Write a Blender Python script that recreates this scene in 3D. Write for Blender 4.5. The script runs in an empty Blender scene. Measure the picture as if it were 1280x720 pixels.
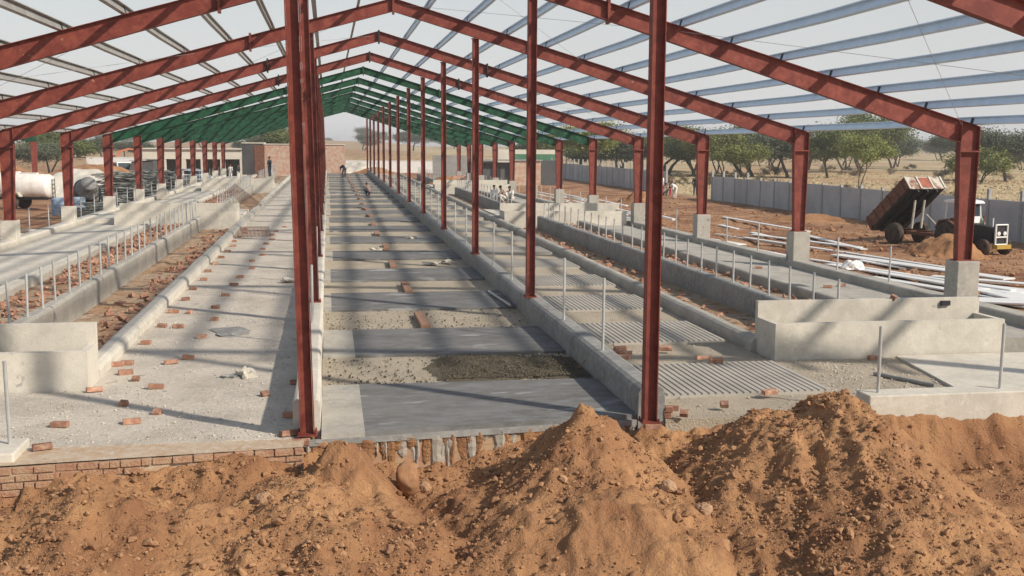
import bpy, math, random
import numpy as np
from math import radians, sin, cos, pi, sqrt
from mathutils import Vector, Matrix
random.seed(7); rng = np.random.default_rng(7)
S = bpy.context.scene
COL = S.collection
# ------------------------------------------------------------------ camera model (metres, camera stands at the origin of X,Y)
FPX = 1366.919; YAW, PIT, ROL = radians(9.5248), radians(7.3795), radians(.3263); H = 3.75
FW = Vector((sin(YAW)*cos(PIT), cos(YAW)*cos(PIT), -sin(PIT)))
R0 = Vector((cos(YAW), -sin(YAW), 0)); U0 = R0.cross(FW)
RR = R0*cos(ROL)+U0*sin(ROL); UU = -R0*sin(ROL)+U0*cos(ROL)
def ray(x, y): return FW+RR*((x-640)/FPX)-UU*((y-360)/FPX)
def gz(x, y, z=0):
    d = ray(x, y); t = (z-H)/d.z; return Vector((d.x*t, d.y*t, z))
def gY(x, y, Y):
    d = ray(x, y); t = Y/d.y; return Vector((d.x*t, Y, H+d.z*t))
cam = bpy.data.cameras.new('camera'); co = bpy.data.objects.new('camera', cam); COL.objects.link(co)
M3 = Matrix((RR, UU, -FW)).transposed(); co.matrix_world = Matrix.Translation((0, 0, H)) @ M3.to_4x4()
cam.sensor_width = 36; cam.lens = 36*FPX/1280; cam.clip_end = 6000; cam.clip_start = .1
S.camera = co
# ------------------------------------------------------------------ materials
def mat(name, base, rough=.85, var=None, scale=3., bump=.0, bscale=30., metal=0., fine=None, spots=None, stretch=None, obj=False, detail=6, rnd=0., var_pos=(.35, .65), bdist=.02, spec=.3, blotch=None):
    m = bpy.data.materials.new(name); m.use_nodes = True; nt = m.node_tree; N = nt.nodes; L = nt.links
    b = N['Principled BSDF']; b.inputs['Roughness'].default_value = rough; b.inputs['Metallic'].default_value = metal
    b.inputs['Specular IOR Level'].default_value = spec
    if obj: src = N.new('ShaderNodeTexCoord').outputs['Object']
    else: src = N.new('ShaderNodeNewGeometry').outputs['Position']
    if False:
        pass
    if stretch:
        mp = N.new('ShaderNodeMapping'); mp.inputs['Scale'].default_value = stretch; L.new(src, mp.inputs['Vector']); src = mp.outputs[0]
    def noise(sc, det=detail, ro=.6):
        n = N.new('ShaderNodeTexNoise'); n.inputs['Scale'].default_value = sc; n.inputs['Detail'].default_value = det; n.inputs['Roughness'].default_value = ro
        L.new(src, n.inputs['Vector']); return n.outputs['Fac']
    def ramp(f, a, c):
        r = N.new('ShaderNodeMapRange'); r.inputs[1].default_value = a; r.inputs[2].default_value = c; L.new(f, r.inputs[0]); return r.outputs[0]
    def mix(f, a, c):
        x = N.new('ShaderNodeMix'); x.data_type = 'RGBA'; L.new(f, x.inputs[0])
        for s, v in ((6, a), (7, c)):
            if isinstance(v, tuple): x.inputs[s].default_value = (*v, 1)
            else: L.new(v, x.inputs[s])
        return x.outputs[2]
    c = base
    if var: c = mix(ramp(noise(scale), *var_pos), base, var)
    if fine: c = mix(ramp(noise(fine[1], 4, .7), .45, .7), c, fine[0])
    if spots: c = mix(ramp(noise(spots[1], 3, .55), spots[2], spots[2]+.06), c, spots[0])
    if blotch:
        c = mix(ramp(noise(.7, 10, .72), .5, .68), c, blotch); c = mix(ramp(noise(60., 2, .5), .60, .70), c, blotch)
    if rnd:
        oi = N.new('ShaderNodeObjectInfo'); hs = N.new('ShaderNodeHueSaturation')
        r = N.new('ShaderNodeMapRange'); r.inputs[3].default_value = 1-rnd; r.inputs[4].default_value = 1+rnd; L.new(oi.outputs['Random'], r.inputs[0])
        L.new(r.outputs[0], hs.inputs['Value'])
        if isinstance(c, tuple): hs.inputs['Color'].default_value = (*c, 1)
        else: L.new(c, hs.inputs['Color'])
        c = hs.outputs[0]
    if isinstance(c, tuple): b.inputs['Base Color'].default_value = (*c, 1)
    else: L.new(c, b.inputs['Base Color'])
    if bump:
        bm = N.new('ShaderNodeBump'); bm.inputs['Strength'].default_value = bump; bm.inputs['Distance'].default_value = bdist
        L.new(noise(bscale, 8, .65), bm.inputs['Height']); L.new(bm.outputs[0], b.inputs['Normal'])
    return m
M = {}
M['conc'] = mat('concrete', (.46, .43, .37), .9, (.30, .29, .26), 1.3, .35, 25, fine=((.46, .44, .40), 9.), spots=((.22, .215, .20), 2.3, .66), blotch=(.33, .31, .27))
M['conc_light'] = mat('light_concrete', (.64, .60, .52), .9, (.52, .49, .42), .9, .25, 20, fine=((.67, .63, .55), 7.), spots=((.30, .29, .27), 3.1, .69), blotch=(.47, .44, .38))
M['conc_dark'] = mat('damp_concrete', (.30, .30, .285), .85, (.20, .20, .195), 1.1, .3, 25, fine=((.36, .35, .33), 8.))  # darker grey concrete tone, mottled at random
M['slab'] = mat('fresh_slab', (.112, .11, .105), .85, (.17, .166, .158), .9, .12, 14, fine=((.22, .225, .23), 5.), spots=((.33, .33, .32), 1.5, .61), blotch=(.20, .20, .195), stretch=(.6, 1.6, 1), spec=.4)
M['ribbed'] = mat('ribbed_slab', (.46, .43, .38), .85, (.36, .34, .30), .9, .3, 30)
M['lane'] = mat('rough_lane', (.60, .545, .465), .95, (.45, .41, .355), .8, .7, 22, fine=((.66, .60, .51), 11.), spots=((.33, .30, .26), 3.7, .66), bdist=.04, blotch=(.42, .375, .315))
M['dusty'] = mat('dusty_edge', (.50, .40, .29), .95, (.42, .28, .17), 1.6, .6, 20, fine=((.56, .50, .42), 8.))
M['plbrick'] = mat('dusty_brick', (.42, .25, .155), .93, (.46, .32, .21), 2.1, .8, 30, fine=((.34, .15, .09), 5.), bdist=.03)
M['gravel'] = mat('gravel', (.56, .48, .37), .95, (.43, .37, .28), 1.1, 1., 38, fine=((.60, .53, .42), 26.), spots=((.24, .20, .14), 9., .66), bdist=.06)
M['darkgravel'] = mat('wet_gravel', (.15, .125, .085), .95, (.09, .075, .05), 3., 1., 40, fine=((.26, .23, .17), 40.), bdist=.06)
M['dirtstrip'] = mat('dirt_strip', (.40, .25, .14), .95, (.46, .38, .28), .55, .8, 16, fine=((.24, .13, .08), 4.), spots=((.17, .08, .05), 1.9, .60), bdist=.06)
M['soil'] = mat('soil', (.48, .27, .135), .97, (.29, .145, .075), .7, 1., 24, fine=((.33, .175, .092), 3.5), bdist=.05, var_pos=(.4, .62), spec=.1)
M['clod'] = mat('clod', (.43, .255, .138), .97, (.27, .14, .078), 2.2, .6, 20, spec=.1)
M['rock'] = mat('rock', (.44, .29, .18), .95, (.34, .20, .12), 4., .6, 20, spec=.1)
M['red'] = mat('red_oxide_paint', (.22, .051, .036), .62, (.14, .028, .021), 1.6, .05, 30, fine=((.27, .072, .048), 6.), spots=((.36, .17, .12), 5., .70), rnd=.08, spec=.35)
M['green'] = mat('green_paint', (.007, .064, .028), .6, (.005, .034, .016), 1.2, 0, fine=((.016, .11, .052), 4.), rnd=.15, spec=.35)
M['galv'] = mat('galvanised_purlin', (.66, .82, .97), .38, (.58, .74, .90), 3., 0, metal=.15)  # right purlins: blue sky reflection painted into the base colour
M['galv_dull'] = mat('dull_galvanised', (.42, .41, .39), .5, (.32, .31, .285), 3., 0, metal=.3)  # same galvanised steel in neutral grey, no sky tint: left purlins, rods
M['pipe'] = mat('galvanised_pipe', (.55, .56, .55), .5, (.45, .46, .45), 6., metal=.35, rnd=.1)
M['black'] = mat('black_steel', (.03, .03, .032), .6)
M['brick'] = mat('brick', (.38, .19, .125), .9, (.25, .125, .085), 2.3, .4, 40, rnd=.25, fine=((.52, .34, .24), 9.))
M['white'] = mat('white_paint', (.80, .80, .78), .5, (.70, .70, .68), 2., rnd=.06)
M['cream'] = mat('cream_wall', (.66, .63, .55), .9, (.58, .55, .47), .7)
M['precast'] = mat('precast_panel', (.50, .51, .515), .9, (.40, .41, .415), .8, .2, 20, rnd=.1)
M['post_conc'] = mat('post_concrete', (.42, .42, .40), .9, (.32, .32, .31), 4.)
M['rust'] = mat('rusty_steel', (.13, .055, .035), .9, (.24, .115, .07), 5., .2, fine=((.09, .04, .03), 7.))
M['tyre'] = mat('tyre', (.025, .024, .023), .9, (.10, .07, .05), 5.)
M['blue'] = mat('blue_plastic', (.20, .30, .45), .5, (.35, .42, .5), 4.)
M['glass'] = mat('glass', (.04, .055, .065), .12)
M['cloth_white'] = mat('white_cloth', (.70, .68, .64), .9)
M['cloth_red'] = mat('red_cloth', (.35, .03, .05), .9)
M['cloth_dark'] = mat('dark_cloth', (.035, .04, .055), .9)
M['cloth_tan'] = mat('tan_cloth', (.30, .20, .16), .9)
M['skin'] = mat('skin', (.20, .10, .06), .6)
M['hair'] = mat('hair', (.012, .01, .01), .7)
M['bark'] = mat('bark', (.085, .065, .05), .95, (.14, .115, .09), 3.)
def leafmat(n, a, c):
    m = mat(n, a, .75, c, 1.1, obj=True, rnd=.14); return m
M['leaf_g'] = leafmat('leaf_green', (.17, .20, .065), (.09, .12, .04))
M['leaf_y'] = leafmat('leaf_yellowgreen', (.27, .29, .09), (.17, .20, .065))
M['leaf_d'] = leafmat('leaf_greygreen', (.13, .145, .09), (.08, .10, .06))
M['dry'] = leafmat('dry_scrub', (.26, .21, .13), (.15, .12, .08))
M['sheet'] = mat('plastic_sheet', (.6, .56, .47), .5, (.45, .42, .36), 6.)
M['excav'] = mat('orange_paint', (.62, .20, .10), .6)
M['carblue'] = mat('car_paint', (.22, .27, .33), .35)
M['wood'] = mat('board', (.36, .22, .15), .85, (.30, .17, .11), 5., .2, rnd=.12)
M['greensheet'] = mat('green_sheet', (.13, .33, .20), .7, (.10, .26, .16), 2.)
M['dark'] = mat('dark_wall', (.07, .075, .08), .9, (.11, .11, .11), .6)
# brick wall
def brickmat(name, a, c, mort, sc=1.):
    m = bpy.data.materials.new(name); m.use_nodes = True; nt = m.node_tree; N = nt.nodes; L = nt.links; b = N['Principled BSDF']; b.inputs['Roughness'].default_value = .92
    tc = N.new('ShaderNodeTexCoord'); mp = N.new('ShaderNodeMapping'); mp.inputs['Rotation'].default_value = (radians(90), 0, 0); L.new(tc.outputs['Object'], mp.inputs[0])
    t = N.new('ShaderNodeTexBrick'); t.inputs['Color1'].default_value = (*a, 1); t.inputs['Color2'].default_value = (*c, 1); t.inputs['Mortar'].default_value = (*mort, 1)
    t.inputs['Scale'].default_value = 1/sc; t.inputs['Brick Width'].default_value = .24; t.inputs['Row Height'].default_value = .085; t.inputs['Mortar Size'].default_value = .007; t.inputs['Mortar Smooth'].default_value = .3
    n = N.new('ShaderNodeTexNoise'); n.inputs['Scale'].default_value = 2.5; n.inputs['Detail'].default_value = 7
    L.new(tc.outputs['Object'], n.inputs['Vector'])
    ad = N.new('ShaderNodeVectorMath'); ad.operation = 'MULTIPLY_ADD'; ad.inputs[1].default_value = (.03, .03, .03); L.new(n.outputs['Color'], ad.inputs[0]); L.new(mp.outputs[0], ad.inputs[2]); L.new(ad.outputs[0], t.inputs['Vector'])
    r = N.new('ShaderNodeMapRange'); r.inputs[1].default_value = .42; r.inputs[2].default_value = .60; L.new(n.outputs['Fac'], r.inputs[0])
    x = N.new('ShaderNodeMix'); x.data_type = 'RGBA'; L.new(r.outputs[0], x.inputs[0]); L.new(t.outputs['Color'], x.inputs[6]); x.inputs[7].default_value = (*mort, 1)
    L.new(x.outputs[2], b.inputs['Base Color'])
    bm = N.new('ShaderNodeBump'); bm.invert = True; bm.inputs['Strength'].default_value = .8; bm.inputs['Distance'].default_value = .02; L.new(t.outputs['Fac'], bm.inputs['Height']); L.new(bm.outputs[0], b.inputs['Normal'])
    return m
M['plinth'] = brickmat('plinth_brick', (.40, .225, .13), (.36, .17, .10), (.42, .29, .18))
M['brickwall'] = brickmat('brick_wall', (.48, .25, .17), (.54, .33, .24), (.56, .46, .37))
M['roughface'] = mat('rough_cement_face', (.36, .34, .30), .95, (.44, .24, .13), 3.4, 1., 12, stretch=(1.6, 1, .35), bdist=.08, fine=((.22, .20, .18), 5.), var_pos=(.42, .5))
# ground material: dirt by the site, dry grass past the boundary wall
def groundmat():
    m = bpy.data.materials.new('ground_cover'); m.use_nodes = True; nt = m.node_tree; N = nt.nodes; L = nt.links; b = N['Principled BSDF']; b.inputs['Roughness'].default_value = .97; b.inputs['Specular IOR Level'].default_value = .1
    g = N.new('ShaderNodeNewGeometry').outputs['Position']
    def noise(sc, st=(1, 1, 1)):
        mp = N.new('ShaderNodeMapping'); mp.inputs['Scale'].default_value = st; L.new(g, mp.inputs[0])
        n = N.new('ShaderNodeTexNoise'); n.inputs['Scale'].default_value = sc; n.inputs['Detail'].default_value = 8; n.inputs['Roughness'].default_value = .62; L.new(mp.outputs[0], n.inputs['Vector']); return n.outputs['Fac']
    def rg(f, a, c):
        r = N.new('ShaderNodeMapRange'); r.inputs[1].default_value = a; r.inputs[2].default_value = c; L.new(f, r.inputs[0]); return r.outputs[0]
    def mix(f, a, c):
        x = N.new('ShaderNodeMix'); x.data_type = 'RGBA'; L.new(f, x.inputs[0])
        for s, v in ((6, a), (7, c)):
            if isinstance(v, tuple): x.inputs[s].default_value = (*v, 1)
            else: L.new(v, x.inputs[s])
        return x.outputs[2]
    dirt = mix(rg(noise(.30), .40, .60), (.38, .22, .125), (.20, .092, .055))
    dirt = mix(rg(noise(1.6, (.5, 1.4, 1)), .5, .72), dirt, (.46, .31, .19)); dirt = mix(rg(noise(4.), .55, .66), dirt, (.20, .10, .06))
    grass = mix(rg(noise(.06), .4, .65), (.50, .40, .24), (.33, .245, .15))
    grass = mix(rg(noise(.9, (1, .35, 1)), .5, .72), grass, (.60, .50, .32))
    grass = mix(rg(noise(.018), .5, .62), grass, (.42, .26, .15))
    sx = N.new('ShaderNodeSeparateXYZ'); L.new(g, sx.inputs[0])
    ad = N.new('ShaderNodeMath'); ad.operation = 'MULTIPLY_ADD'; ad.inputs[1].default_value = 3.; L.new(noise(.3), ad.inputs[0]); L.new(sx.outputs[0], ad.inputs[2])
    f1 = rg(ad.outputs[0], 30.5, 32.5)
    f2 = rg(sx.outputs[1], 150, 230)
    mx = N.new('ShaderNodeMath'); mx.operation = 'MAXIMUM'; L.new(f1, mx.inputs[0])
    hf = N.new('ShaderNodeMath'); hf.operation = 'MULTIPLY'; hf.inputs[1].default_value = .55; L.new(f2, hf.inputs[0]); L.new(hf.outputs[0], mx.inputs[1])
    L.new(mix(mx.outputs[0], dirt, grass), b.inputs['Base Color'])
    bm = N.new('ShaderNodeBump'); bm.inputs['Strength'].default_value = .9; bm.inputs['Distance'].default_value = .15; L.new(noise(2.2), bm.inputs['Height']); L.new(bm.outputs[0], b.inputs['Normal'])
    return m
M['ground'] = groundmat()
# ------------------------------------------------------------------ object helpers
def tag(o, label=None, cat=None, group=None, kind=None):
    if label: o['label'] = label
    if cat: o['category'] = cat
    if group: o['group'] = group
    if kind: o['kind'] = kind
    return o
def empty(name, loc, rz=0., label=None, cat=None, group=None):
    o = bpy.data.objects.new(name, None); COL.objects.link(o); o.location = loc; o.rotation_euler = (0, 0, rz); o.empty_display_size = .2
    return tag(o, label, cat, group)
class MB:
    def __init__(s): s.v = []; s.f = []
    def add(s, vs, fs):
        n = len(s.v); s.v += [tuple(v) for v in vs]; s.f += [tuple(i+n for i in f) for f in fs]; return s
    def box(s, x0, x1, y0, y1, z0, z1, rot=None, org=(0, 0, 0)):
        vs = [Vector((x, y, z)) for z in (z0, z1) for y in (y0, y1) for x in (x0, x1)]
        if rot is not None: vs = [rot @ v + Vector(org) for v in vs]
        return s.add(vs, [(0, 2, 3, 1), (4, 5, 7, 6), (0, 1, 5, 4), (2, 6, 7, 3), (0, 4, 6, 2), (1, 3, 7, 5)])
    def tube(s, a, b, r0, r1=None, n=8, cap=True):
        a = Vector(a); b = Vector(b); r1 = r0 if r1 is None else r1; d = (b-a).normalized()
        u = d.orthogonal().normalized(); w = d.cross(u); vs = []
        for p, r in ((a, r0), (b, r1)):
            for k in range(n): t = 2*pi*k/n; vs.append(p+u*cos(t)*r+w*sin(t)*r)
        fs = [(k, (k+1) % n, n+(k+1) % n, n+k) for k in range(n)]
        if cap: fs += [tuple(range(n-1, -1, -1)), tuple(range(n, 2*n))]
        return s.add(vs, fs)
    def prism(s, poly, y0, y1):            # polygon in XZ extruded along Y
        n = len(poly); vs = [(x, y0, z) for x, z in poly]+[(x, y1, z) for x, z in poly]
        fs = [tuple(range(n)), tuple(range(2*n-1, n-1, -1))]+[(k, n+k, n+(k+1) % n, (k+1) % n) for k in range(n)]
        return s.add(vs, fs)
    def lathe(s, prof, n=24, axis='z', org=(0, 0, 0)):   # profile (r, h)
        vs = []
        for r, h in prof:
            for k in range(n):
                t = 2*pi*k/n; p = (r*cos(t), r*sin(t), h)
                if axis == 'x': p = (h, r*cos(t), r*sin(t))
                if axis == 'y': p = (r*cos(t), h, r*sin(t))
                vs.append((p[0]+org[0], p[1]+org[1], p[2]+org[2]))
        fs = []
        for j in range(len(prof)-1):
            for k in range(n): fs.append((j*n+k, j*n+(k+1) % n, (j+1)*n+(k+1) % n, (j+1)*n+k))
        fs += [tuple(range(n)), tuple(range((len(prof)-1)*n, len(prof)*n))]
        return s.add(vs, fs)
    def build(s, name, m, parent=None, smooth=False, loc=None, rot=None, bevel=0):
        me = bpy.data.meshes.new(name); me.from_pydata(s.v, [], s.f); me.validate(); me.update()
        import bmesh
        if len(s.f) < 20000:
            bm = bmesh.new(); bm.from_mesh(me); bmesh.ops.recalc_face_normals(bm, faces=bm.faces); bm.to_mesh(me); bm.free()
        me.materials.append(M[m] if isinstance(m, str) else m)
        if smooth:
            me.polygons.foreach_set('use_smooth', [True]*len(me.polygons))
        o = bpy.data.objects.new(name, me); COL.objects.link(o)
        if parent: o.parent = parent
        if loc is not None: o.location = loc
        if rot is not None: o.rotation_euler = rot
        if bevel:
            b = o.modifiers.new('bevel', 'BEVEL'); b.width = bevel; b.segments = 2; b.limit_method = 'ANGLE'
        return o
def kids(o): return [c for c in bpy.data.objects if c.parent == o]
KID = {}
def copy_tree(o, parent=None, n=0):
    c = o.copy(); COL.objects.link(c); c.parent = parent
    if o.name not in KID: KID[o.name] = kids(o)
    for ch in KID[o.name]: copy_tree(ch, c)
    return c
ORD = 'first second third fourth fifth sixth seventh eighth ninth tenth eleventh twelfth thirteenth fourteenth fifteenth sixteenth seventeenth eighteenth nineteenth twentieth twenty-first twenty-second twenty-third twenty-fourth twenty-fifth twenty-sixth twenty-seventh twenty-eighth twenty-ninth thirtieth thirty-first thirty-second thirty-third thirty-fourth thirty-fifth thirty-sixth thirty-seventh thirty-eighth thirty-ninth fortieth'.split()
# ------------------------------------------------------------------ site levels
Y0 = 14.07; BAY = 9.; NF = 13
def g(X):
    return float(np.interp(X, [-11.2, -6, -1, 5, 8, 14.4], [.0018, .004, .0065, .0065, .004, -.0024]))
def fz(X, Y): return g(X)*(max(Y, 14)-14)
def lin(a, b): return lambda Y: H+1.5*(a+b*(Y/1.5-30))
k_ri = lin(-2.0601, .00666); k_li = lin(-2.0811, .005985); p_ro = lin(-1.7382, -.002408); p_lo = lin(-1.7911, .001814)
e_r = lin(.2945, -.002984); e_l = lin(.2945, .00018); z_rd = lin(2.7614, -.001945)
XRI, XLI, XRO, XLO, XRD = 4.27, -.317, 14.38, -11.1, 1.9
YEND = 122.6
# strips: long sheets laid on the building platform
def strip(name, m, X0, X1, Ya, Yb, dz=0., th=.5, step=2.5, nx=2, label=None, cat=None, kind='structure', group=None, noise=0.):
    ny = max(1, int((Yb-Ya)/step)); b = MB(); xs = np.linspace(X0, X1, nx+1); ys = np.linspace(Ya, Yb, ny+1); vs = []; fs = []
    for y in ys:
        for x in xs: vs.append((x, y, fz(x, y)+dz+noise*random.uniform(-1, 1)*(x not in (X0, X1))))
    w = nx+1
    for j in range(ny):
        for i in range(nx): fs.append((j*w+i, j*w+i+1, (j+1)*w+i+1, (j+1)*w+i))
    n = len(vs)
    # skirt
    per = [i for i in range(w)]+[j*w+nx for j in range(1, ny+1)]+[ny*w+i for i in range(nx-1, -1, -1)]+[j*w for j in range(ny-1, 0, -1)]
    for i in per: x, y, z = vs[i]; vs.append((x, y, z-th))
    for a in range(len(per)):
        c = (a+1) % len(per); fs.append((per[a], n+a, n+c, per[c]))
    b.add(vs, fs)
    return tag(b.build(name, m), label, cat, group, kind)
strip('floor', 'gravel', -.15, 4.2, 14.6, YEND, 0, .8, 1.2, 10, noise=.008)
strip('floor', 'lane', -3.66, -.5, 14.0, YEND, 0, .8, 1.2, 8, noise=.006)
strip('floor', 'gravel', 4.58, 7.66, 14.3, YEND, -.01, .8, 1.2, 8, noise=.008)
strip('floor', 'lane', -11.6, -3.66, 13.9, 17.15, 0, .8, .4, 16, noise=.006)
strip('floor', 'gravel', 7.66, 14.6, 14.4, 18.0, 0, .6, .4, 16, noise=.008)
SEC = [(18.9, 49.4), (57., 83.), (91., 119.)]
SECL = [(18.1, 49.4), (57., 83.), (91., 119.)]
for side, secs in ((1, SEC), (-1, SECL)):
    for (a, c) in secs:
        if side == 1:
            strip('dirt_strip', 'dirtstrip', 8.0, 9.45, a, c, -.08, .5, .5, 6, noise=.03)
            strip('fill_bed', 'dirtstrip', 9.75, 11.3, a, c, .12, .6, .6, 4, noise=.03)
        else:
            strip('dirt_strip', 'dirtstrip', -5.45, -4.0, a, c, -.08, .5, .5, 6, noise=.03)
            strip('fill_bed', 'dirtstrip', -7.4, -5.75, a, c, .12, .6, .6, 4, noise=.03)
    gaps = [(51.9, 57.), (85.4, 91.)]
    for a, c in gaps:
        if side == 1: strip('crossover', 'conc_light', 8.0, 14.1, a, c, .3, .6, 1, 6)
        else: strip('crossover', 'conc_light', -10.9, -4.0, a, c, .3, .6, 1, 6)
strip('outer_lane', 'conc', 11.7, 14.1, 19.1, 51.9, .12, .6, 1.5, 3)
strip('outer_lane', 'conc', 11.7, 14.1, 57., 85.4, .12, .6, 1.5, 3)
strip('outer_lane', 'conc', 11.7, 14.1, 91., YEND, .12, .6, 1.5, 3)
strip('outer_lane', 'conc_light', -10.9, -7.75, 18.1, 51.9, .12, .6, 1.5, 3)
strip('outer_lane', 'conc_light', -10.9, -7.75, 57., 85.4, .12, .6, 1.5, 3)
strip('outer_lane', 'conc_light', -10.9, -7.75, 91., YEND, .12, .6, 1.5, 3)
# kerbs & low walls: rounded section swept along Y
def kerb(name, m, X0, X1, Ya, Yb, h, label, cat, rnd=.05, group=None, base=-.3, hf=None, z0=None):
    prof = [(X0, None), (X0, h-rnd), (X0+rnd*.35, h-rnd*.35), (X0+rnd, h), (X1-rnd, h), (X1-rnd*.35, h-rnd*.35), (X1, h-rnd), (X1, None)]
    ys = np.linspace(Ya, Yb, max(2, int((Yb-Ya)/1.5)+1)); b = MB(); vs = []; fs = []; n = len(prof); xm = (X0+X1)/2
    for y in ys:
        fl = fz(xm, y); top = hf(y)-h if hf else fl
        wob = random.uniform(-.012, .012); wz = random.uniform(-.008, .008)
        for x, z in prof: vs.append((x+wob, y, (fl+base) if z is None else top+z+wz))
    for j in range(len(ys)-1):
        for i in range(n-1): fs.append((j*n+i, j*n+i+1, (j+1)*n+i+1, (j+1)*n+i))
    fs.append(tuple(range(n))); fs.append(tuple((len(ys)-1)*n+i for i in range(n)))
    b.add(vs, fs)
    return tag(b.build(name, m), label, cat, group)
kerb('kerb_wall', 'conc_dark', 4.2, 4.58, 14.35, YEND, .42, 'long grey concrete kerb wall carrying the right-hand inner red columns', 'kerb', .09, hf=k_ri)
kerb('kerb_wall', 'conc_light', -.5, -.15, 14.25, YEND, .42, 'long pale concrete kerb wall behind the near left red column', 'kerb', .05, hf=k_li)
kerb('low_kerb', 'conc', 7.66, 8.0, 18.9, YEND, .25, 'low rounded grey kerb between the ribbed lane and the right dirt strip', 'kerb', .1)
kerb('low_kerb', 'conc_light', -4.0, -3.66, 18.02, YEND, .24, 'low rounded white kerb beside the left rough lane', 'kerb', .1)
WORD = ['front', 'middle', 'far']
for i in range(3):
    a, c = SEC[i]; al, cl = SECL[i]
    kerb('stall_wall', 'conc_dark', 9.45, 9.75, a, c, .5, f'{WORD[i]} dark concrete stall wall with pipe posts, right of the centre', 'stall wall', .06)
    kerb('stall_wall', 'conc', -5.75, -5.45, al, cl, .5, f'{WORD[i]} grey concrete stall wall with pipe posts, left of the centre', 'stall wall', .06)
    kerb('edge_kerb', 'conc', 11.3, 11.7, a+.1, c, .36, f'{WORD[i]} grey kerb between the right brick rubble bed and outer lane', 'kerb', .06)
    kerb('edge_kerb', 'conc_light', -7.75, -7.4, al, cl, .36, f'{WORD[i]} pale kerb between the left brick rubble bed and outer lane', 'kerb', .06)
kerb('outer_kerb', 'conc', 14.1, 14.6, 14.6, YEND, .34, 'long outer kerb under the right row of pedestals', 'kerb', .05, base=-.7)
kerb('outer_kerb', 'conc_light', -11.4, -10.9, 14., YEND, .34, 'long outer kerb under the left row of pedestals', 'kerb', .05, base=-.7)
# front kerb blocks
b = MB().box(7.56, 14.1, 14.2, 14.62, -.25, .25); tag(b.build('front_kerb', 'conc_light', bevel=.02), 'pale concrete kerb beam at the front edge right of the big soil mound', 'kerb')
b = MB().box(-11.5, -3.74, 13.42, 14.15, -.25, .1); tag(b.build('front_kerb', 'conc_light', bevel=.02), 'small concrete kerb block at the front left corner of the floor', 'kerb')
b = MB(); 
for q in range(1): b.add([(9.62, 15.3, .045), (14.0, 15.3, .045), (14.0, 18.0, .045), (10.05, 18.0, .045), (9.62, 15.3, -.1), (14.0, 15.3, -.1), (14.0, 18.0, -.1), (10.05, 18.0, -.1)], [(0, 1, 2, 3), (4, 7, 6, 5), (0, 4, 5, 1), (1, 5, 6, 2), (2, 6, 7, 3), (3, 7, 4, 0)])
tag(b.build('smooth_slab', 'conc_light'), 'smooth pale concrete slab in front of the right trough', 'slab')
tag(MB().tube((8.9, 16.6, .04), (9.4, 15.6, .04), .035).build('concrete_offcut', 'conc_dark'), 'thin dark concrete strip lying by the smooth slab', 'offcut')
# plinth under the front edge
rz = math.atan2(.38, 3.28)
pl = MB().box(-9, 0, .022, .3, -1.1, -.03)
plo = tag(pl.build('brick_plinth', 'dusty', loc=(-.36, 13.56, 0), rot=(0, 0, rz)), 'low brick plinth wall along the front left edge of the floor', 'wall')
pc = MB()
for r in range(6):
    x = -9+.12*(r % 2)
    while x < -.05:
        w_ = .225 if random.random() < .8 else .11; w_ = min(w_, -x); j = random.uniform(-.03, .006)-.002*r; zt_ = -.006-.088*r-random.uniform(0, .008)
        if not (r and random.random() < .1): pc.box(x, x+w_, j, .06, zt_-.074, zt_, Matrix.Rotation(random.gauss(0, .004), 3, 'Z'))
        x += w_+random.uniform(.008, .02)
pc.build('brick_course', 'plbrick', plo, bevel=.006)
b = MB(); b.add([(-.36, 13.6, -.005), (-9.3, 12.75, -.005), (-9.3, 14.1, -.005), (-.36, 14.2, -.005)], [(0, 3, 2, 1)]); tag(b.build('floor_edge', 'dusty'), kind='structure')
# brick face under the first dark slab, dripping with cement
cf = empty('footing_wall', (-.36, 13.9, 0), math.atan2(.5, 4.9), 'brick footing hung with cement drips under the front of the central slab', 'wall')
MB().box(0, 4.9, .05, .25, -1.1, -.03).build('brick_face', 'plinth', cf)
MB().box(0, 4.9, -.0, .06, -.09, -.012).build('cement_lip', 'conc_dark', cf)
def drips(m_, n, dy):
    b = MB()
    for _ in range(n):
        x = random.uniform(.03, 4.85); w0 = random.uniform(.025, .10)*(1 if m_ != 'cement_b' else 1.5); L_ = random.uniform(.12, .6); N_ = 9; vs = []; fs = []; cx = x; dep = random.uniform(.02, .06)
        for q in range(N_+1):
            t = q/N_; ww = w0*(1-.55*t**2)*random.uniform(.8, 1.15)*(1 if q < N_ else .25); cx += random.gauss(0, .006); z = -.05-L_*t; yo = dy-dep*(1-.5*t)*random.uniform(.75, 1.1)
            vs += [(cx-ww, .06, z), (cx-ww*.6, yo+.012, z), (cx+ww*.1, yo, z), (cx+ww*.7, yo+.014, z), (cx+ww, .06, z)]
        for q in range(N_):
            for k in range(4): fs.append((q*5+k, q*5+k+1, q*5+k+6, q*5+k+5))
        fs.append(tuple(N_*5+k for k in range(5))); b.add(vs, fs)
    return b
drips('cement_a', 46, .05).build('cement_drip', mat('cement_drip', (.40, .37, .32), .95, (.33, .29, .24), 4., .8, 20), cf)
drips('cement_b', 30, .045).build('clay_drip', 'soil', cf)
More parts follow.
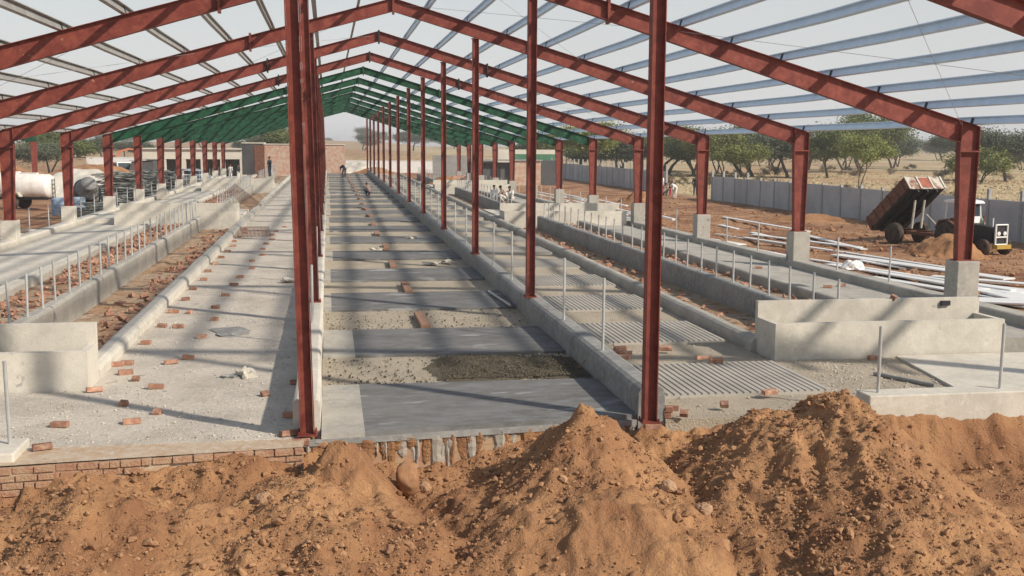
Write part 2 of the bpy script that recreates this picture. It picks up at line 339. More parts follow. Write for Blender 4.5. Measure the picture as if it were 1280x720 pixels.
# ------------------------------------------------------------------ slabs on the central lane
ci = 0; Y = 13.96
starts = [13.96, 19.15, 24.4, 29.5, 34.75, 40.3]
while starts[-1] < 116: starts.append(starts[-1]+5.2)
for i, y in enumerate(starts):
    b = MB(); L_ = 2.85 if i == 0 else 2.65
    zz = [fz(2, y)+.05, fz(2, y+L_)+.05]; sk = .45 if i == 0 else .12
    y0a, y0b = (13.95, 14.42) if i == 0 else (y, y+random.uniform(-.05, .08))
    y1a, y1b = y+L_+random.uniform(-.06, .06), y+L_+random.uniform(-.06, .06)
    xs_ = .42 if i < 2 else random.uniform(.0, .12); P = [(-.14, y0a), (xs_, y0a+(y0b-y0a)*.13), (4.19, y0b), (4.19, y1b), (xs_, y1a), (-.14, y1a)]
    top = [(px, py, fz(2, py)+.05) for px, py in P]; vs = top+[(px, py, z-.12) for px, py, z in top]
    b.add(vs, [(1, 2, 3, 4), (7, 10, 9, 8)]+[(k, k+6, (k+1) % 6+6, (k+1) % 6) for k in (1, 2, 3)])
    o = b.build('slab', 'slab'); tag(o, f'dark smooth concrete slab across the central lane, {ORD[i]} from the front', 'slab', 'dark slabs across the central lane')
    b = MB(); b.add([vs[0], vs[1], vs[4], vs[5], vs[6], vs[7], vs[10], vs[11]], [(0, 1, 2, 3), (0, 4, 5, 1), (2, 6, 7, 3), (0, 3, 7, 4)])
    e = b.build('edge_panel', 'conc', o)
    if i > 1:
        yy = y-1.3; zf = fz(1.95, yy)
        pb = MB().box(-.10, .10, -1.15, .6, 0, .10)
        tag(pb.build('brick_spacer', 'wood', loc=(1.93+random.uniform(-.05, .05), yy-.1, zf+.01), rot=(-math.atan(.0065)*0, 0, radians(random.uniform(-3, 6))), bevel=.008), f'long brown brick bar in the {ORD[i-1]} gap between the slabs', 'brick bar', 'brown bars along the central lane')
# ribbed slabs
rs = [15.5, 19.8, 23.85, 28.0]
while rs[-1] < 116: rs.append(rs[-1]+4.2)
for i, y in enumerate(rs):
    L_ = 2.3; x0, x1 = (4.75, 7.5) if i else (4.75, 7.62); b = MB(); zf = fz(6, y)
    nr = 26; pitch = (x1-x0)/nr
    b.box(x0, x1, y, y+L_, zf-.1, zf+.03)
    for k in range(nr): b.prism([(x0+k*pitch+.012, zf+.03), (x0+k*pitch+.02, zf+.052), (x0+(k+1)*pitch-.02, zf+.052), (x0+(k+1)*pitch-.012, zf+.03)], y, y+L_)
    tag(b.build('ribbed_slab', 'ribbed'), f'ribbed concrete slab on the lane right of the kerb wall, {ORD[i]} from the front', 'ribbed slab', 'ribbed slabs on the right lane')
# ------------------------------------------------------------------ portal frames
def isec(b, pts_lo, pts_hi): pass
def inner_col(x, y, z0, z1, lean=0.):
    b = MB(); w = .085; b.box(x-w+.01, x+w-.01, y-.005, y+.005, z0, z1)
    for s in (-1, 1): b.box(x+s*w-.006, x+s*w+.006, y-.085, y+.085, z0, z1)
    b.v = [(v[0]+lean*(v[2]-z0)/(z1-z0), v[1], v[2]) for v in b.v]
    for q in (-1, 1):
        for s in (-1, 1): b.tube((x+q*.108, y+s*.095, z0+.0), (x+q*.108, y+s*.095, z0+.06), .012, n=6)
    b.box(x-.13, x+.13, y-.12, y+.12, z0, z0+.02); b.box(x-.12+lean, x+.12+lean, y-.1, y+.1, z1-.02, z1)
    return b
FR = {}
for i in range(NF):
    y = Y0+BAY*i; er, el, zr = e_r(y), e_l(y), z_rd(y)
    f = empty('portal_frame', (0, y, 0)); rafmat = 'green' if i >= 5 else 'red'
    colour = 'green rafters on red columns' if i >= 5 else 'red-oxide rafters and columns'
    tag(f, f'steel portal frame with {colour}, {ORD[i]} from the front', 'portal frame', 'portal frames of the barn')
    for sd, xo, e, pb in ((1, XRO, er, p_ro(y)), (-1, XLO, el, p_lo(y))):
        # rafter: web + flanges
        xe = xo+sd*.25; xs = XRD+sd*4.0
        def top(x): return zr+(e-zr)*abs(x-XRD)/abs(xe-XRD)
        def dep(x):
            t = abs(x-XRD)
            return .37 if t < 4 else .37+(.50-.37)*min(1, (t-4)/7.)
        X = np.linspace(XRD, xo-sd*.22, 9); P = [(x, top(x)) for x in X]+[(x, top(x)-dep(x)) for x in X[::-1]]
        b = MB().prism(P, -.006, .006)
        for k in range(8):
            x0, x1 = X[k], X[k+1]
            for o_, off in ((0, 0), (1, 1)):
                za, zb = (top(x0), top(x1)) if not off else (top(x0)-dep(x0), top(x1)-dep(x1)); t = -.012 if not off else .012
                b.prism([(x0, za), (x1, zb), (x1, zb+t), (x0, za+t)], -.09, .09)
        rf = b.build('rafter', rafmat, f)
        for xx, nm in ((xs, 'splice_plate'),):
            s_ = MB().box(xx-.028, xx+.028, -.11, .11, top(xx)-dep(xx)-.07, top(xx)+.06)
            for zz in (.1, .2, .3):
                for yy in (-.06, .06): s_.tube((xx-.06, yy, top(xx)-zz), (xx+.06, yy, top(xx)-zz), .014, n=6)
            s_.build(nm, 'black' if i in (3, 4) else rafmat, rf)
        # outer column with knee
        ztop = top(xo+sd*.22); kn = e-.56; z0 = pb
        xi0, xi1, xo_ = xo-sd*.14, xo-sd*.235, xo+sd*.235; xob = xo+sd*.2
        c = MB(); c.prism([(xi0, z0), (xob, z0), (xo_, kn), (xo_, e), (xi1, top(xi1)), (xi1, kn)], -.006, .006)
        c.prism([(xi0, z0), (xi0+sd*.014, z0), (xi1+sd*.014, kn), (xi1+sd*.014, top(xi1)-.02), (xi1, top(xi1)-.02), (xi1, kn)], -.1, .1)
        c.prism([(xob, z0), (xob-sd*.014, z0), (xo_-sd*.014, kn), (xo_-sd*.014, e), (xo_, e), (xo_, kn)], -.1, .1)
        c.prism([(xi1, top(xi1)), (xo_, e+.0), (xo_, e-.014), (xi1, top(xi1)-.014)], -.099, .099)
        c.box(min(xi1, xo_)-.02, max(xi1, xo_)+.02, -.11, .11, kn-.02, kn+.015)
        c.box(min(xi0, xob)-.05, max(xi0, xob)+.05, -.14, .14, z0, z0+.025)
        cc = c.build('outer_column', 'red', f)
        # inner column
        xi = XRI if sd == 1 else XLI; zb = (k_ri(y) if sd == 1 else k_li(y)) if i else .03
        zt = top(xi)-dep(xi)-.012
        inner_col(xi, 0, zb, zt, 0 if sd == 1 else -.12).build('inner_column', 'red', f)
    s_ = MB().box(XRD-.03, XRD+.03, -.11, .11, zr-.37-.08, zr+.03); s_.build('ridge_plate', 'black' if i in (3, 4) else rafmat, f)
    FR[i] = f
    for sd, xo, pb in ((1, XRO, p_ro(y)), (-1, XLO, p_lo(y))):
        zf = fz(xo, y); b = MB().box(-.27, .27, -.27, .27, 0, pb-(zf-.4))
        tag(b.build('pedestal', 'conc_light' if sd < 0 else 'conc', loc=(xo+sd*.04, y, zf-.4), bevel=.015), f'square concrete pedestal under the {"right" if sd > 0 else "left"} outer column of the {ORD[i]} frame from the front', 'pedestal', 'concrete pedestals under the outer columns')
# purlins
NP = 11
for sd in (1, -1):
    for k in range(NP):
        if sd == 1: x = 14.44-1.158*k
        else: x = -11.12+1.205*k
        ya, yb = 12.9+random.uniform(-.3, .3), YEND+random.uniform(-.3, .4)
        def zt(y):
            zr = z_rd(y); e = e_r(y) if sd == 1 else e_l(y); xe = (XRO if sd == 1 else XLO)+sd*.25
            return zr+(e-zr)*abs(x-XRD)/abs(xe-XRD)
        ys = []
        for i in range(NF): ys += [Y0+BAY*i]
        ys = [ya]+ys+[yb]; pts = []
        for j in range(len(ys)):
            pts.append((ys[j], 0))
            if 0 < j < len(ys)-2: pts.append(((ys[j]+ys[j+1])/2, -.012-random.random()*.015))
        n_ = Vector((sd*.287, 0, .958)); t_ = Vector((sd*.958, 0, -.287))   # normal, down slope
        sec = [(-t_*.065+n_*.2, ), (n_*.2,), (n_*0,), (t_*.065,)]
        b = MB(); th = .006; vs = []; fs = []
        line = [-t_*.07+n_*.15-n_*.018, -t_*.07+n_*.15, n_*.15, n_*.003, t_*.07+n_*.003, t_*.07+n_*.02]
        for y, dz in pts:
            for q in line: vs.append((x+q.x, y, zt(y)+q.z+dz))
        n = len(line)
        for j in range(len(pts)-1):
            for q in range(n-1): fs.append((j*n+q, j*n+q+1, (j+1)*n+q+1, (j+1)*n+q))
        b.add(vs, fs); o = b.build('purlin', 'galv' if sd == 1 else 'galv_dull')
        md = o.modifiers.new('thick', 'SOLIDIFY'); md.thickness = .004
        tag(o, f'long galvanised roof purlin, {ORD[k]} up from the eave on the {"right" if sd > 0 else "left"} roof slope', 'purlin', f'purlins of the {"right" if sd > 0 else "left"} roof slope')
        for i in range(NF):
            y = Y0+BAY*i; cl = MB(); p = Vector((x-sd*.0, y, zt(y)))
            q = [p-t_*.012, p+t_*.0-t_*.004, p+n_*.14-t_*.004, p+n_*.14-t_*.012]
            cl.add([(v.x, y-.05, v.z) for v in q]+[(v.x, y+.05, v.z) for v in q], [(0, 1, 2, 3), (7, 6, 5, 4), (0, 4, 5, 1), (1, 5, 6, 2), (2, 6, 7, 3), (3, 7, 4, 0)])
            cl.build('cleat', 'black', o)
# roof bracing rods
rods = [(0, 14.2, 7.5, 1), (0, 7.5, 14.2, 1), (1, 7.5, 2.2, 1), (1, 2.2, 7.5, 1), (1, -10.8, -3.6, -1), (1, -3.6, -10.8, -1), (2, -3.6, 1.6, -1), (2, 1.6, -3.6, -1), (3, 7.5, 14.2, 1), (3, 14.2, 7.5, 1)]
for q, (i, xa, xb, sd) in enumerate(rods):
    def zz(x, y): zr = z_rd(y); e = e_r(y) if x > XRD else e_l(y); xe = XRO+.25 if x > XRD else XLO-.25; return zr+(e-zr)*abs(x-XRD)/abs(xe-XRD)-.1
    ya, yb = Y0+9*i, Y0+9*(i+1)
    tag(MB().tube((xa, ya, zz(xa, ya)), (xb, yb, zz(xb, yb)), .0045, n=5).build('bracing_rod', 'galv_dull'), f'thin bracing rod under {"right" if sd > 0 else "left"} roof slope, {ORD[i]} bay from front, to the {"left" if xb < xa else "right"}', 'bracing rod', 'roof bracing rods')
# ------------------------------------------------------------------ pipe posts
pm = MB().tube((0, 0, -.05), (0, 0, 1), .024, n=10); PP = pm.build('pipe_post', 'pipe', smooth=False)
POSTS = [0]
def post(x, y, z, h, label, group, lean=1.):
    o = PP if POSTS[0] == 0 else PP.copy()
    if POSTS[0]: COL.objects.link(o)
    POSTS[0] += 1
    o.location = (x, y, z); o.scale = (1, 1, h); o.rotation_euler = (radians(random.gauss(0, .7*lean)), radians(random.gauss(0, .7*lean)), 0)
    tag(o, label, 'post', group); return o
for i in range(3):
    a, c = SEC[i]; y = a+.5; k = 0
    while y < c-.2:
        post(9.6+random.uniform(-.02, .02), y, fz(9.6, y)+.48, .78, f'thin grey pipe post on the {WORD[i]} right stall wall, {ORD[k]} from its front end', f'pipe posts on the {WORD[i]} right stall wall'); y += 1.12 if i == 0 else 1.3; k += 1
    a, c = SECL[i]; y = (20.3-1.13*1) if i == 0 else a+.5; k = 0
    while y < c-.2:
        post(-5.6+random.uniform(-.02, .02), y, fz(-5.6, y)+.48, .84, f'thin grey pipe post on the {WORD[i]} left stall wall, {ORD[k]} from its front end', f'pipe posts on the {WORD[i]} left stall wall'); y += 1.13 if i == 0 else 1.3; k += 1
k = 0
for j in range(36):
    y = 17.03+3*j
    if abs(((y-Y0) % 9)) < .5 or y > YEND or ((y-Y0) % 9) > 8.5: continue
    post(4.36, y, k_ri(y)-.02, 1.2, f'tall pipe post on the right kerb wall, {ORD[k]} from the front', 'tall pipe posts on the right kerb wall', .5)
    if k > 0 and k < 14: post(-.33, y+.4, k_li(y)-.02, 1.1, f'tall pipe post on the left kerb wall, {ORD[k-1]} behind the near red column', 'tall pipe posts on the left kerb wall', .5)
    k += 1
kr = kl = 0
for j in range(36):
    y = 17.3+2.95*j
    if min((y-Y0) % 9, 9-(y-Y0) % 9) > .6 and y < YEND:
        if y > 19: post(14.3, y, fz(14.3, y)+.3, .98, f'pipe post on the right outer kerb between pedestals, {ORD[kr]} from the front', 'pipe posts on the right outer kerb'); kr += 1
        if y > 19: post(-11.2, y, fz(-11.2, y)+.3, .98, f'pipe post on the left outer kerb between pedestals, {ORD[kl]} from the front', 'pipe posts on the left outer kerb'); kl += 1
for q, x in enumerate((7.79, 9.72, 11.7, 13.6)): post(x, 14.4, .22, 1.0, f'pipe post standing on the front right kerb beam, {ORD[q]} from the soil mound', 'posts on the front right kerb beam', .3)
post(-3.9, 13.88, .08, 1.05, 'lone pipe post on the small front left kerb block', 'front left post', .5)
post(-6.6, 13.88, .08, 1.05, 'second pipe post on the small front left kerb block, further left', 'front left post', .5)
# ------------------------------------------------------------------ troughs
def trough(x0, x1, y0, depth, hf, hr, z, inner, label, m='conc_light'):
    # inner = +1: end wall nearer the centre is x0 (right troughs); -1: x1
    b = MB(); t = .12
    b.box(x0, x1, 0, t, -.25, hf)                         # front wall
    o = b.build('trough', m, loc=(0, y0, z)); tag(o, label, 'trough')
    MB().box(x0+.0, x1+(.0), depth-t, depth, -.25, hr).build('rear_wall', m, o)
    MB().box(x0, x0+t, t+.002, depth-t-.002, -.25, hf-.004).build('end_wall', m, o)
    MB().box(x1-t, x1, t+.002, depth-t-.002, -.25, hf-.004).build('end_wall', m, o)
    MB().box(x0+t+.002, x1-t-.002, t+.002, depth-t-.002, .0, .18).build('trough_bottom', 'conc', o)
    return o
trough(7.76, 12.2, 18.05, .95, .64, .93, .02, 1, 'grey concrete trough with high rear wall at the front right of the barn')
trough(-11.0, -3.66, 17.2, .8, .62, .95, 0, -1, 'pale concrete trough at the front left beside the rough lane')
for j, y in enumerate((50.2, 84.)):
    trough(8.05, 13.9, y, 1.5, .68, .98, fz(10, y), 1, f'concrete trough across the right stalls, {ORD[j+1]} one back')
    trough(-9.3, -4.05, y, 1.5, .68, .98, fz(-7, y), -1, f'concrete trough across the left stalls, {ORD[j+1]} one back')
# ------------------------------------------------------------------ lighting & world
w = bpy.data.worlds.new('World'); S.world = w; w.use_nodes = True; nt = w.node_tree; N = nt.nodes; L = nt.links
sky = N.new('ShaderNodeTexSky'); sky.sky_type = 'NISHITA'; sky.sun_disc = False
SUNEL = radians(35); sdir = Vector((.78, -.625, 0)).normalized()
sky.sun_elevation = SUNEL; sky.sun_rotation = math.atan2(sdir.x, sdir.y); sky.air_density = 1.3; sky.dust_density = 2.; sky.ozone_density = 1.5; sky.altitude = 200
bg = N['Background']; bg.inputs[1].default_value = .10
# pale haze near the horizon
tc = N.new('ShaderNodeTexCoord'); sx = N.new('ShaderNodeSeparateXYZ'); L.new(tc.outputs['Generated'], sx.inputs[0])
mr = N.new('ShaderNodeMapRange'); mr.inputs[1].default_value = .0; mr.inputs[2].default_value = .42; mr.inputs[3].default_value = .92; mr.inputs[4].default_value = .15; L.new(sx.outputs[2], mr.inputs[0])
mx = N.new('ShaderNodeMix'); mx.data_type = 'RGBA'; L.new(mr.outputs[0], mx.inputs[0]); L.new(sky.outputs[0], mx.inputs[6]); mx.inputs[7].default_value = (7.9, 7.95, 8.05, 1)
nz = N.new('ShaderNodeTexNoise'); nz.inputs['Scale'].default_value = 1.6; nz.inputs['Detail'].default_value = 4; L.new(tc.outputs['Generated'], nz.inputs['Vector'])
nr = N.new('ShaderNodeMapRange'); nr.inputs[1].default_value = .3; nr.inputs[2].default_value = .7; nr.inputs[3].default_value = .93; nr.inputs[4].default_value = 1.06; L.new(nz.outputs['Fac'], nr.inputs[0])
vm = N.new('ShaderNodeVectorMath'); vm.operation = 'SCALE'; L.new(mx.outputs[2], vm.inputs[0]); L.new(nr.outputs[0], vm.inputs['Scale']); L.new(vm.outputs[0], bg.inputs[0])
sl = bpy.data.lights.new('sun', 'SUN'); sl.energy = 4.6; sl.angle = radians(1.7); sl.color = (1, .90, .77)
so = bpy.data.objects.new('sun', sl); COL.objects.link(so)
sv = Vector((sdir.x*cos(SUNEL), sdir.y*cos(SUNEL), sin(SUNEL))); so.rotation_euler = sv.to_track_quat('Z', 'Y').to_euler(); so.location = (0, 0, 50)
S.view_settings.view_transform = 'Standard'; S.view_settings.look = 'None'; S.view_settings.exposure = 0; S.view_settings.gamma = 1
try: S.cycles.max_bounces = 6; S.cycles.use_denoising = True
except Exception: pass
#@@PART2
# ================================================================== TERRAIN
def vnoise(x, y, sc, seed):
    r = np.random.default_rng(seed); T = r.random((256, 256)); x = x*sc; y = y*sc
    xi = np.floor(x).astype(int); yi = np.floor(y).astype(int); fx = x-xi; fy = y-yi; fx = fx*fx*(3-2*fx); fy = fy*fy*(3-2*fy)
    a = T[xi % 256, yi % 256]; b_ = T[(xi+1) % 256, yi % 256]; c = T[xi % 256, (yi+1) % 256]; d = T[(xi+1) % 256, (yi+1) % 256]
    return (a*(1-fx)+b_*fx)*(1-fy)+(c*(1-fx)+d*fx)*fy-.5
def fbm(x, y, sc, o, seed, gain=.5):
    s = 0; a = 1
    for k in range(o): s = s+a*vnoise(x+k*7.3, y-k*3.1, sc*2**k, seed+k); a *= gain
    return s
def smax(a, b_, k): 
    h = np.clip(.5+.5*(a-b_)/k, 0, 1); return b_*(1-h)+a*h+k*h*(1-h)
def grid_mesh(name, X, Y, Z, m, keep=None, parent=None):
    ny, nx = X.shape; co_ = np.stack([X, Y, Z], -1).reshape(-1, 3)
    idx = np.arange(nx*ny).reshape(ny, nx); F = np.stack([idx[:-1, :-1], idx[:-1, 1:], idx[1:, 1:], idx[1:, :-1]], -1).reshape(-1, 4)
    if keep is not None:
        F = F[keep[:-1, :-1].reshape(-1)]; used = np.unique(F); mp = -np.ones(nx*ny, int); mp[used] = np.arange(len(used)); F = mp[F]; co_ = co_[used]
    me = bpy.data.meshes.new(name); me.vertices.add(len(co_)); me.vertices.foreach_set('co', co_.reshape(-1)); me.loops.add(F.size); me.loops.foreach_set('vertex_index', F.reshape(-1).astype(np.int32))
    me.polygons.add(len(F)); me.polygons.foreach_set('loop_start', np.arange(0, F.size, 4, dtype=np.int32)); me.polygons.foreach_set('loop_total', np.full(len(F), 4, np.int32)) if False else None
    me.polygons.foreach_set('use_smooth', [True]*len(F)); me.update(calc_edges=True); me.materials.append(M[m])
    o = bpy.data.objects.new(name, me); COL.objects.link(o); return o
# big ground sheet with holes of depth under the barn and the soil patch
xs = np.concatenate([np.linspace(-900, -120, 14)[:-1], np.linspace(-120, -30, 31)[:-1], np.linspace(-30, 60, 181)[:-1], np.linspace(60, 260, 51)[:-1], np.linspace(260, 1500, 20)])
ys = np.concatenate([np.linspace(-60, 0, 7)[:-1], np.linspace(0, 130, 201)[:-1], np.linspace(130, 300, 60)[:-1], np.linspace(300, 3000, 45)])
GX, GY = np.meshgrid(xs, ys)
def ghq(X, Y):
    z = -.3+.10*fbm(X, Y, .25, 4, 11)+.25*fbm(X, Y, .02, 3, 5)*np.clip((Y-60)/60, 0, 1)
    # rough bulldozed dirt right of the barn
    m_ = np.clip((X-15)/1.5, 0, 1)*np.clip((29-X)/3, 0, 1)
    z = z+m_*.20*fbm(X*.5, Y, .9, 4, 23)
    inside = (X > -11.3) & (X < 14.5) & (Y > 14.2) & (Y < 122.4)
    z = np.where(inside, -.9, z)
    patch = (X > -9.4) & (X < 15.4) & (Y > 6.8) & (Y < 14.25)
    z = np.where(patch, -1.9, z)
    # dirt ridges behind
    z = z+np.clip((Y-175)/60, 0, 1)*np.clip((60-X)/25, 0, 1)*(2.6*np.clip(fbm(X*.5, Y, .03, 4, 31)+.35, 0, 2))
    z = z+np.clip((Y-260)/400, 0, 1)*(3.0+3*fbm(X, Y, .004, 3, 41))
    return z
GZ = ghq(GX, GY); tag(grid_mesh('ground', GX, GY, GZ, 'ground'), kind='structure')
def gh(x, y): return float(ghq(np.array([float(x)]), np.array([float(y)]))[0])
# near soil patch
px_ = np.arange(-9.6, 15.61, .035); py_ = np.concatenate([np.arange(6.5, 9.0, .07), np.arange(9.0, 14.36, .028)])
PX, PY = np.meshgrid(px_, py_)
face = 13.55+.11*(PX+.5); face = np.where(PX > -.4, 13.93+.11*(PX+.2), face); face = np.where(PX > 4.4, 14.42, face); face = np.where(PX > 7.5, 14.2, face)
face = np.where(PX < -3.6, 13.4, face)
zface = np.interp(PX, [-4.5, -3.9, -2.3, -1.7, -1.1, -.6, -.2, .1, .5, 1.5, 1.9, 2.4, 4.4, 4.8, 7.5, 8.2, 9, 10.5, 14], [-.23, -.19, -.15, -.08, -.06, -.22, -.2, -.35, -.46, -.48, -.36, -.2, -.1, -.06, -.05, -.08, -.16, -.14, -.3])
base = -.78+.10*fbm(PX, PY, .6, 3, 3)
d = face-PY
# bank against the face, then falling to the trench floor
bank = zface-np.clip(d, 0, 9)*np.interp(PX, [7, 7.9], [.55, 1.3])+.10*fbm(PX*1.2, PY, 1.7, 4, 61)
Z = smax(base, bank, .12)
def cone(x, y, z, sl, ax=1., ay=1., ang=0., top=.12, seed=1, rough=.1):
    dx, dy = PX-x, PY-y; a, c = cos(ang), sin(ang); u = (dx*a+dy*c)/ax; v = (-dx*c+dy*a)/ay
    r = np.sqrt(u*u+v*v+top*top)-top
    r = r*(1+.24*fbm(np.arctan2(v, u)*1.9+10, r*.25, 1.2, 3, seed))
    return z-sl*r+rough*fbm(PX, PY, 2.2, 3, seed+50)
mounds = []
A = smax(cone(.12, 13.1, .20, 2.1, 1.45, 1.6, 0, .10, 71, .14), cone(-.30, 12.4, -.08, .66, 1.4, 1.7, .3, .2, 72, .16), .12)
B_ = smax(cone(3.10, 12.9, .52, .98, 1.1, 1.2, 0, .07, 73, .08), cone(3.0, 12.45, .14, .70, 1.3, 1.5, .2, .2, 74, .12), .12)
C1 = smax(cone(6.30, 12.75, .62, .82, 1.1, 1.9, 0, .15, 75, .08), cone(5.55, 12.85, .38, .88, 1.25, 1.8, 0, .2, 76, .10), .12)
D = cone(-2.6, 12.3, .02, .66, 1.3, 1.5, 0, .15, 78, .15)
D2 = smax(D, cone(-1.4, 12.1, -.22, .5, 1.8, .9, .5, .2, 79, .15), .1)
lim = PY < face-.03
for c in (A, B_, C1, D2):
    # keep piles from climbing over the slab
    Z = smax(Z, np.where(PY > face-.25, c-(PY-(face-.25))*1.3, c), .06)
# dug lumpy edge on the right
cut = (PX > 7.6)
lump = .22*np.abs(fbm(PX*1.3, PY*.5, 1.5, 3, 91))
Z = Z+np.where(cut & (d < .9) & (d > -.1), lump-.02+.10*fbm(PX, PY, 4.2, 4, 171), 0)
rough_m = np.interp(PX, [-6, 7.2, 8.2, 13], [1, 1, .45, .45])
Z = Z+rough_m*(.15*fbm(PX, PY, 1.15, 2, 161)+.16*(np.abs(fbm(PX, PY, 2.6, 4, 101))-.2)+.05*np.clip(fbm(PX, PY, 6., 2, 151)-.12, 0, 1)*4*.6+.055*fbm(PX, PY, 9., 3, 111, .6)+.028*(np.abs(fbm(PX, PY, 16., 2, 121)))+.012*fbm(PX, PY, 34, 1, 131))
# gullies running down the slopes
Z = Z+.016*rough_m*np.interp(PX, [7, 7.6], [1, .0])*vnoise(PX*1.0+.4*PY, PY*.22, 9., 141)
Z = np.where(d < .02, np.minimum(Z, np.where(PX > 4.6, -.03, -.05)), Z)
edge = np.minimum.reduce([(PX+9.6)/1., (15.6-PX)/1., (PY-6.5)/.8]); Z = np.where(edge < 1, Z*np.clip(edge, 0, 1)+(-.36)*(1-np.clip(edge, 0, 1)), Z)
Z = np.where((PX > 14.3), np.maximum(Z, -.45), Z)
owner = np.zeros(PX.shape, int)
for q, c in enumerate((D2, A, B_, C1)):
    owner = np.where((c > bank-.02) & (c > base+.05), np.where((owner == 0) | (c > np.choose(owner, [base, D2, A, B_, C1])), q+1, owner), owner)
inn = (edge > 1) & lim; owner = np.where(inn, owner, 0)
names = [('soil_ground', None), ('soil_mound', 'low lumpy tan soil mound in front of the brick plinth, farthest left'), ('soil_mound', 'soil mound with a steep narrow peak below the near left red column'),
         ('soil_mound', 'conical brown soil mound in the middle, peak left of the right red column'), ('soil_mound', 'largest broad brown soil mound at the right, hiding the ribbed slab edge')]
for q, (nm, lb) in enumerate(names):
    o = grid_mesh(nm, PX, PY, Z, 'soil', owner == q)
    tag(o, lb, 'soil mound' if q else None, 'soil mounds in the foreground' if q else None, None if q else 'structure')
def zpatch(x, y):
    i = int(np.clip(np.searchsorted(py_, y), 0, len(py_)-1)); j = int(np.clip(np.searchsorted(px_, x), 0, len(px_)-1)); return float(Z[i, j])
# clods: crumbs scattered as one mass
phi = (1+5**.5)/2
ICO = np.array([(-1, phi, 0), (1, phi, 0), (-1, -phi, 0), (1, -phi, 0), (0, -1, phi), (0, 1, phi), (0, -1, -phi), (0, 1, -phi), (phi, 0, -1), (phi, 0, 1), (-phi, 0, -1), (-phi, 0, 1)])/1.902
ICF = np.array([(0, 11, 5), (0, 5, 1), (0, 1, 7), (0, 7, 10), (0, 10, 11), (1, 5, 9), (5, 11, 4), (11, 10, 2), (10, 7, 6), (7, 1, 8), (3, 9, 4), (3, 4, 2), (3, 2, 6), (3, 6, 8), (3, 8, 9), (4, 9, 5), (2, 4, 11), (6, 2, 10), (8, 6, 7), (9, 8, 1)])
def scatter(name, pts, sizes, m, flat=.75, label=None, cat=None, kind='stuff', box=False, jit=.42):
    V = []; F = []; n = 0
    if box:
        BV = np.array([(x, y, z) for z in (-1, 1) for y in (-1, 1) for x in (-1, 1)], float); BF = [(0, 2, 3, 1), (4, 5, 7, 6), (0, 1, 5, 4), (2, 6, 7, 3), (0, 4, 6, 2), (1, 3, 7, 5)]
    for p, s in zip(pts, sizes):
        q = Matrix.Rotation(random.uniform(0, 6.28), 3, 'Z') @ Matrix.Rotation(random.gauss(0, .5), 3, 'X') @ Matrix.Rotation(random.gauss(0, .4), 3, 'Y'); q = np.array(q)
        if box:
            v = BV*np.array([s, s*.5, s*.33])*(1+rng.uniform(-.15, .15, (8, 3))); f_ = BF
        else:
            v = ICO*(1+rng.uniform(-jit, jit, (12, 1)))*s*np.array([rng.uniform(.8, 1.25), rng.uniform(.7, 1.1), flat]); f_ = ICF
        V.append(v@q.T+np.array(p)); F += [tuple(int(a)+n for a in ff) for ff in f_]; n += len(v)
    me = bpy.data.meshes.new(name); me.from_pydata(np.concatenate(V).tolist(), [], F); me.materials.append(M[m]); me.update()
    o = bpy.data.objects.new(name, me); COL.objects.link(o); return tag(o, label, cat, None, kind)
gm = (fbm(PX, PY, .9, 4, 401) > -.02)
gx = np.arange(1.3, 4.19, .03); gy = np.arange(16.85, 19.05, .03); GX2, GY2 = np.meshgrid(gx, gy)
ed = np.minimum.reduce([(GX2-1.45)*.8, GY2-16.9, 19.0-GY2])+.5*fbm(GX2, GY2, 1.3, 4, 411)
gzz = .02+.035*np.clip(ed*4, 0, 1)+.03*fbm(GX2, GY2, 8, 3, 421)*np.clip(ed*4, 0, 1)
tag(grid_mesh('gravel', GX2, GY2, gzz, 'darkgravel', ed > .02), 'patch of dark loose gravel behind the first central slab', 'gravel', kind='stuff')
pts = []; sz = []
dens = fbm(PX, PY, .8, 3, 201)
for _ in range(44000):
    x = random.uniform(-5.2, 10.5); y = random.uniform(9.3, 14.2); i = np.searchsorted(py_, y); j = np.searchsorted(px_, x); i = min(i, len(py_)-2); j = min(j, len(px_)-2)
    if d[i, j] < .04: continue
    t = dens[i, j]+(.12 if y < 12 else 0)
    if x > 7.6 and random.random() < .6: continue
    if t < random.uniform(-.30, .55): continue
    s = .006+.010*random.random()**2+.022*random.random()**8+.05*random.random()**40
    pts.append((x, y, Z[i, j]+s*.25)); sz.append(s)
scatter('soil_crumbs', pts, sz, 'clod', label='loose crumbs and small clods of brown soil over the mounds', cat='soil clods')
xx_ = rng.uniform(15, 29.3, 5200); yy_ = 22+70*rng.random(5200)**1.5; Q = .02+.04*rng.random(5200)**3+.1*rng.random(5200)**14; P = np.stack([xx_, yy_, ghq(xx_, yy_)+Q*.3], -1)
scatter('yard_clods', P, Q, 'clod', label='loose soil clods strewn over the dirt yard on the right', cat='soil clods')
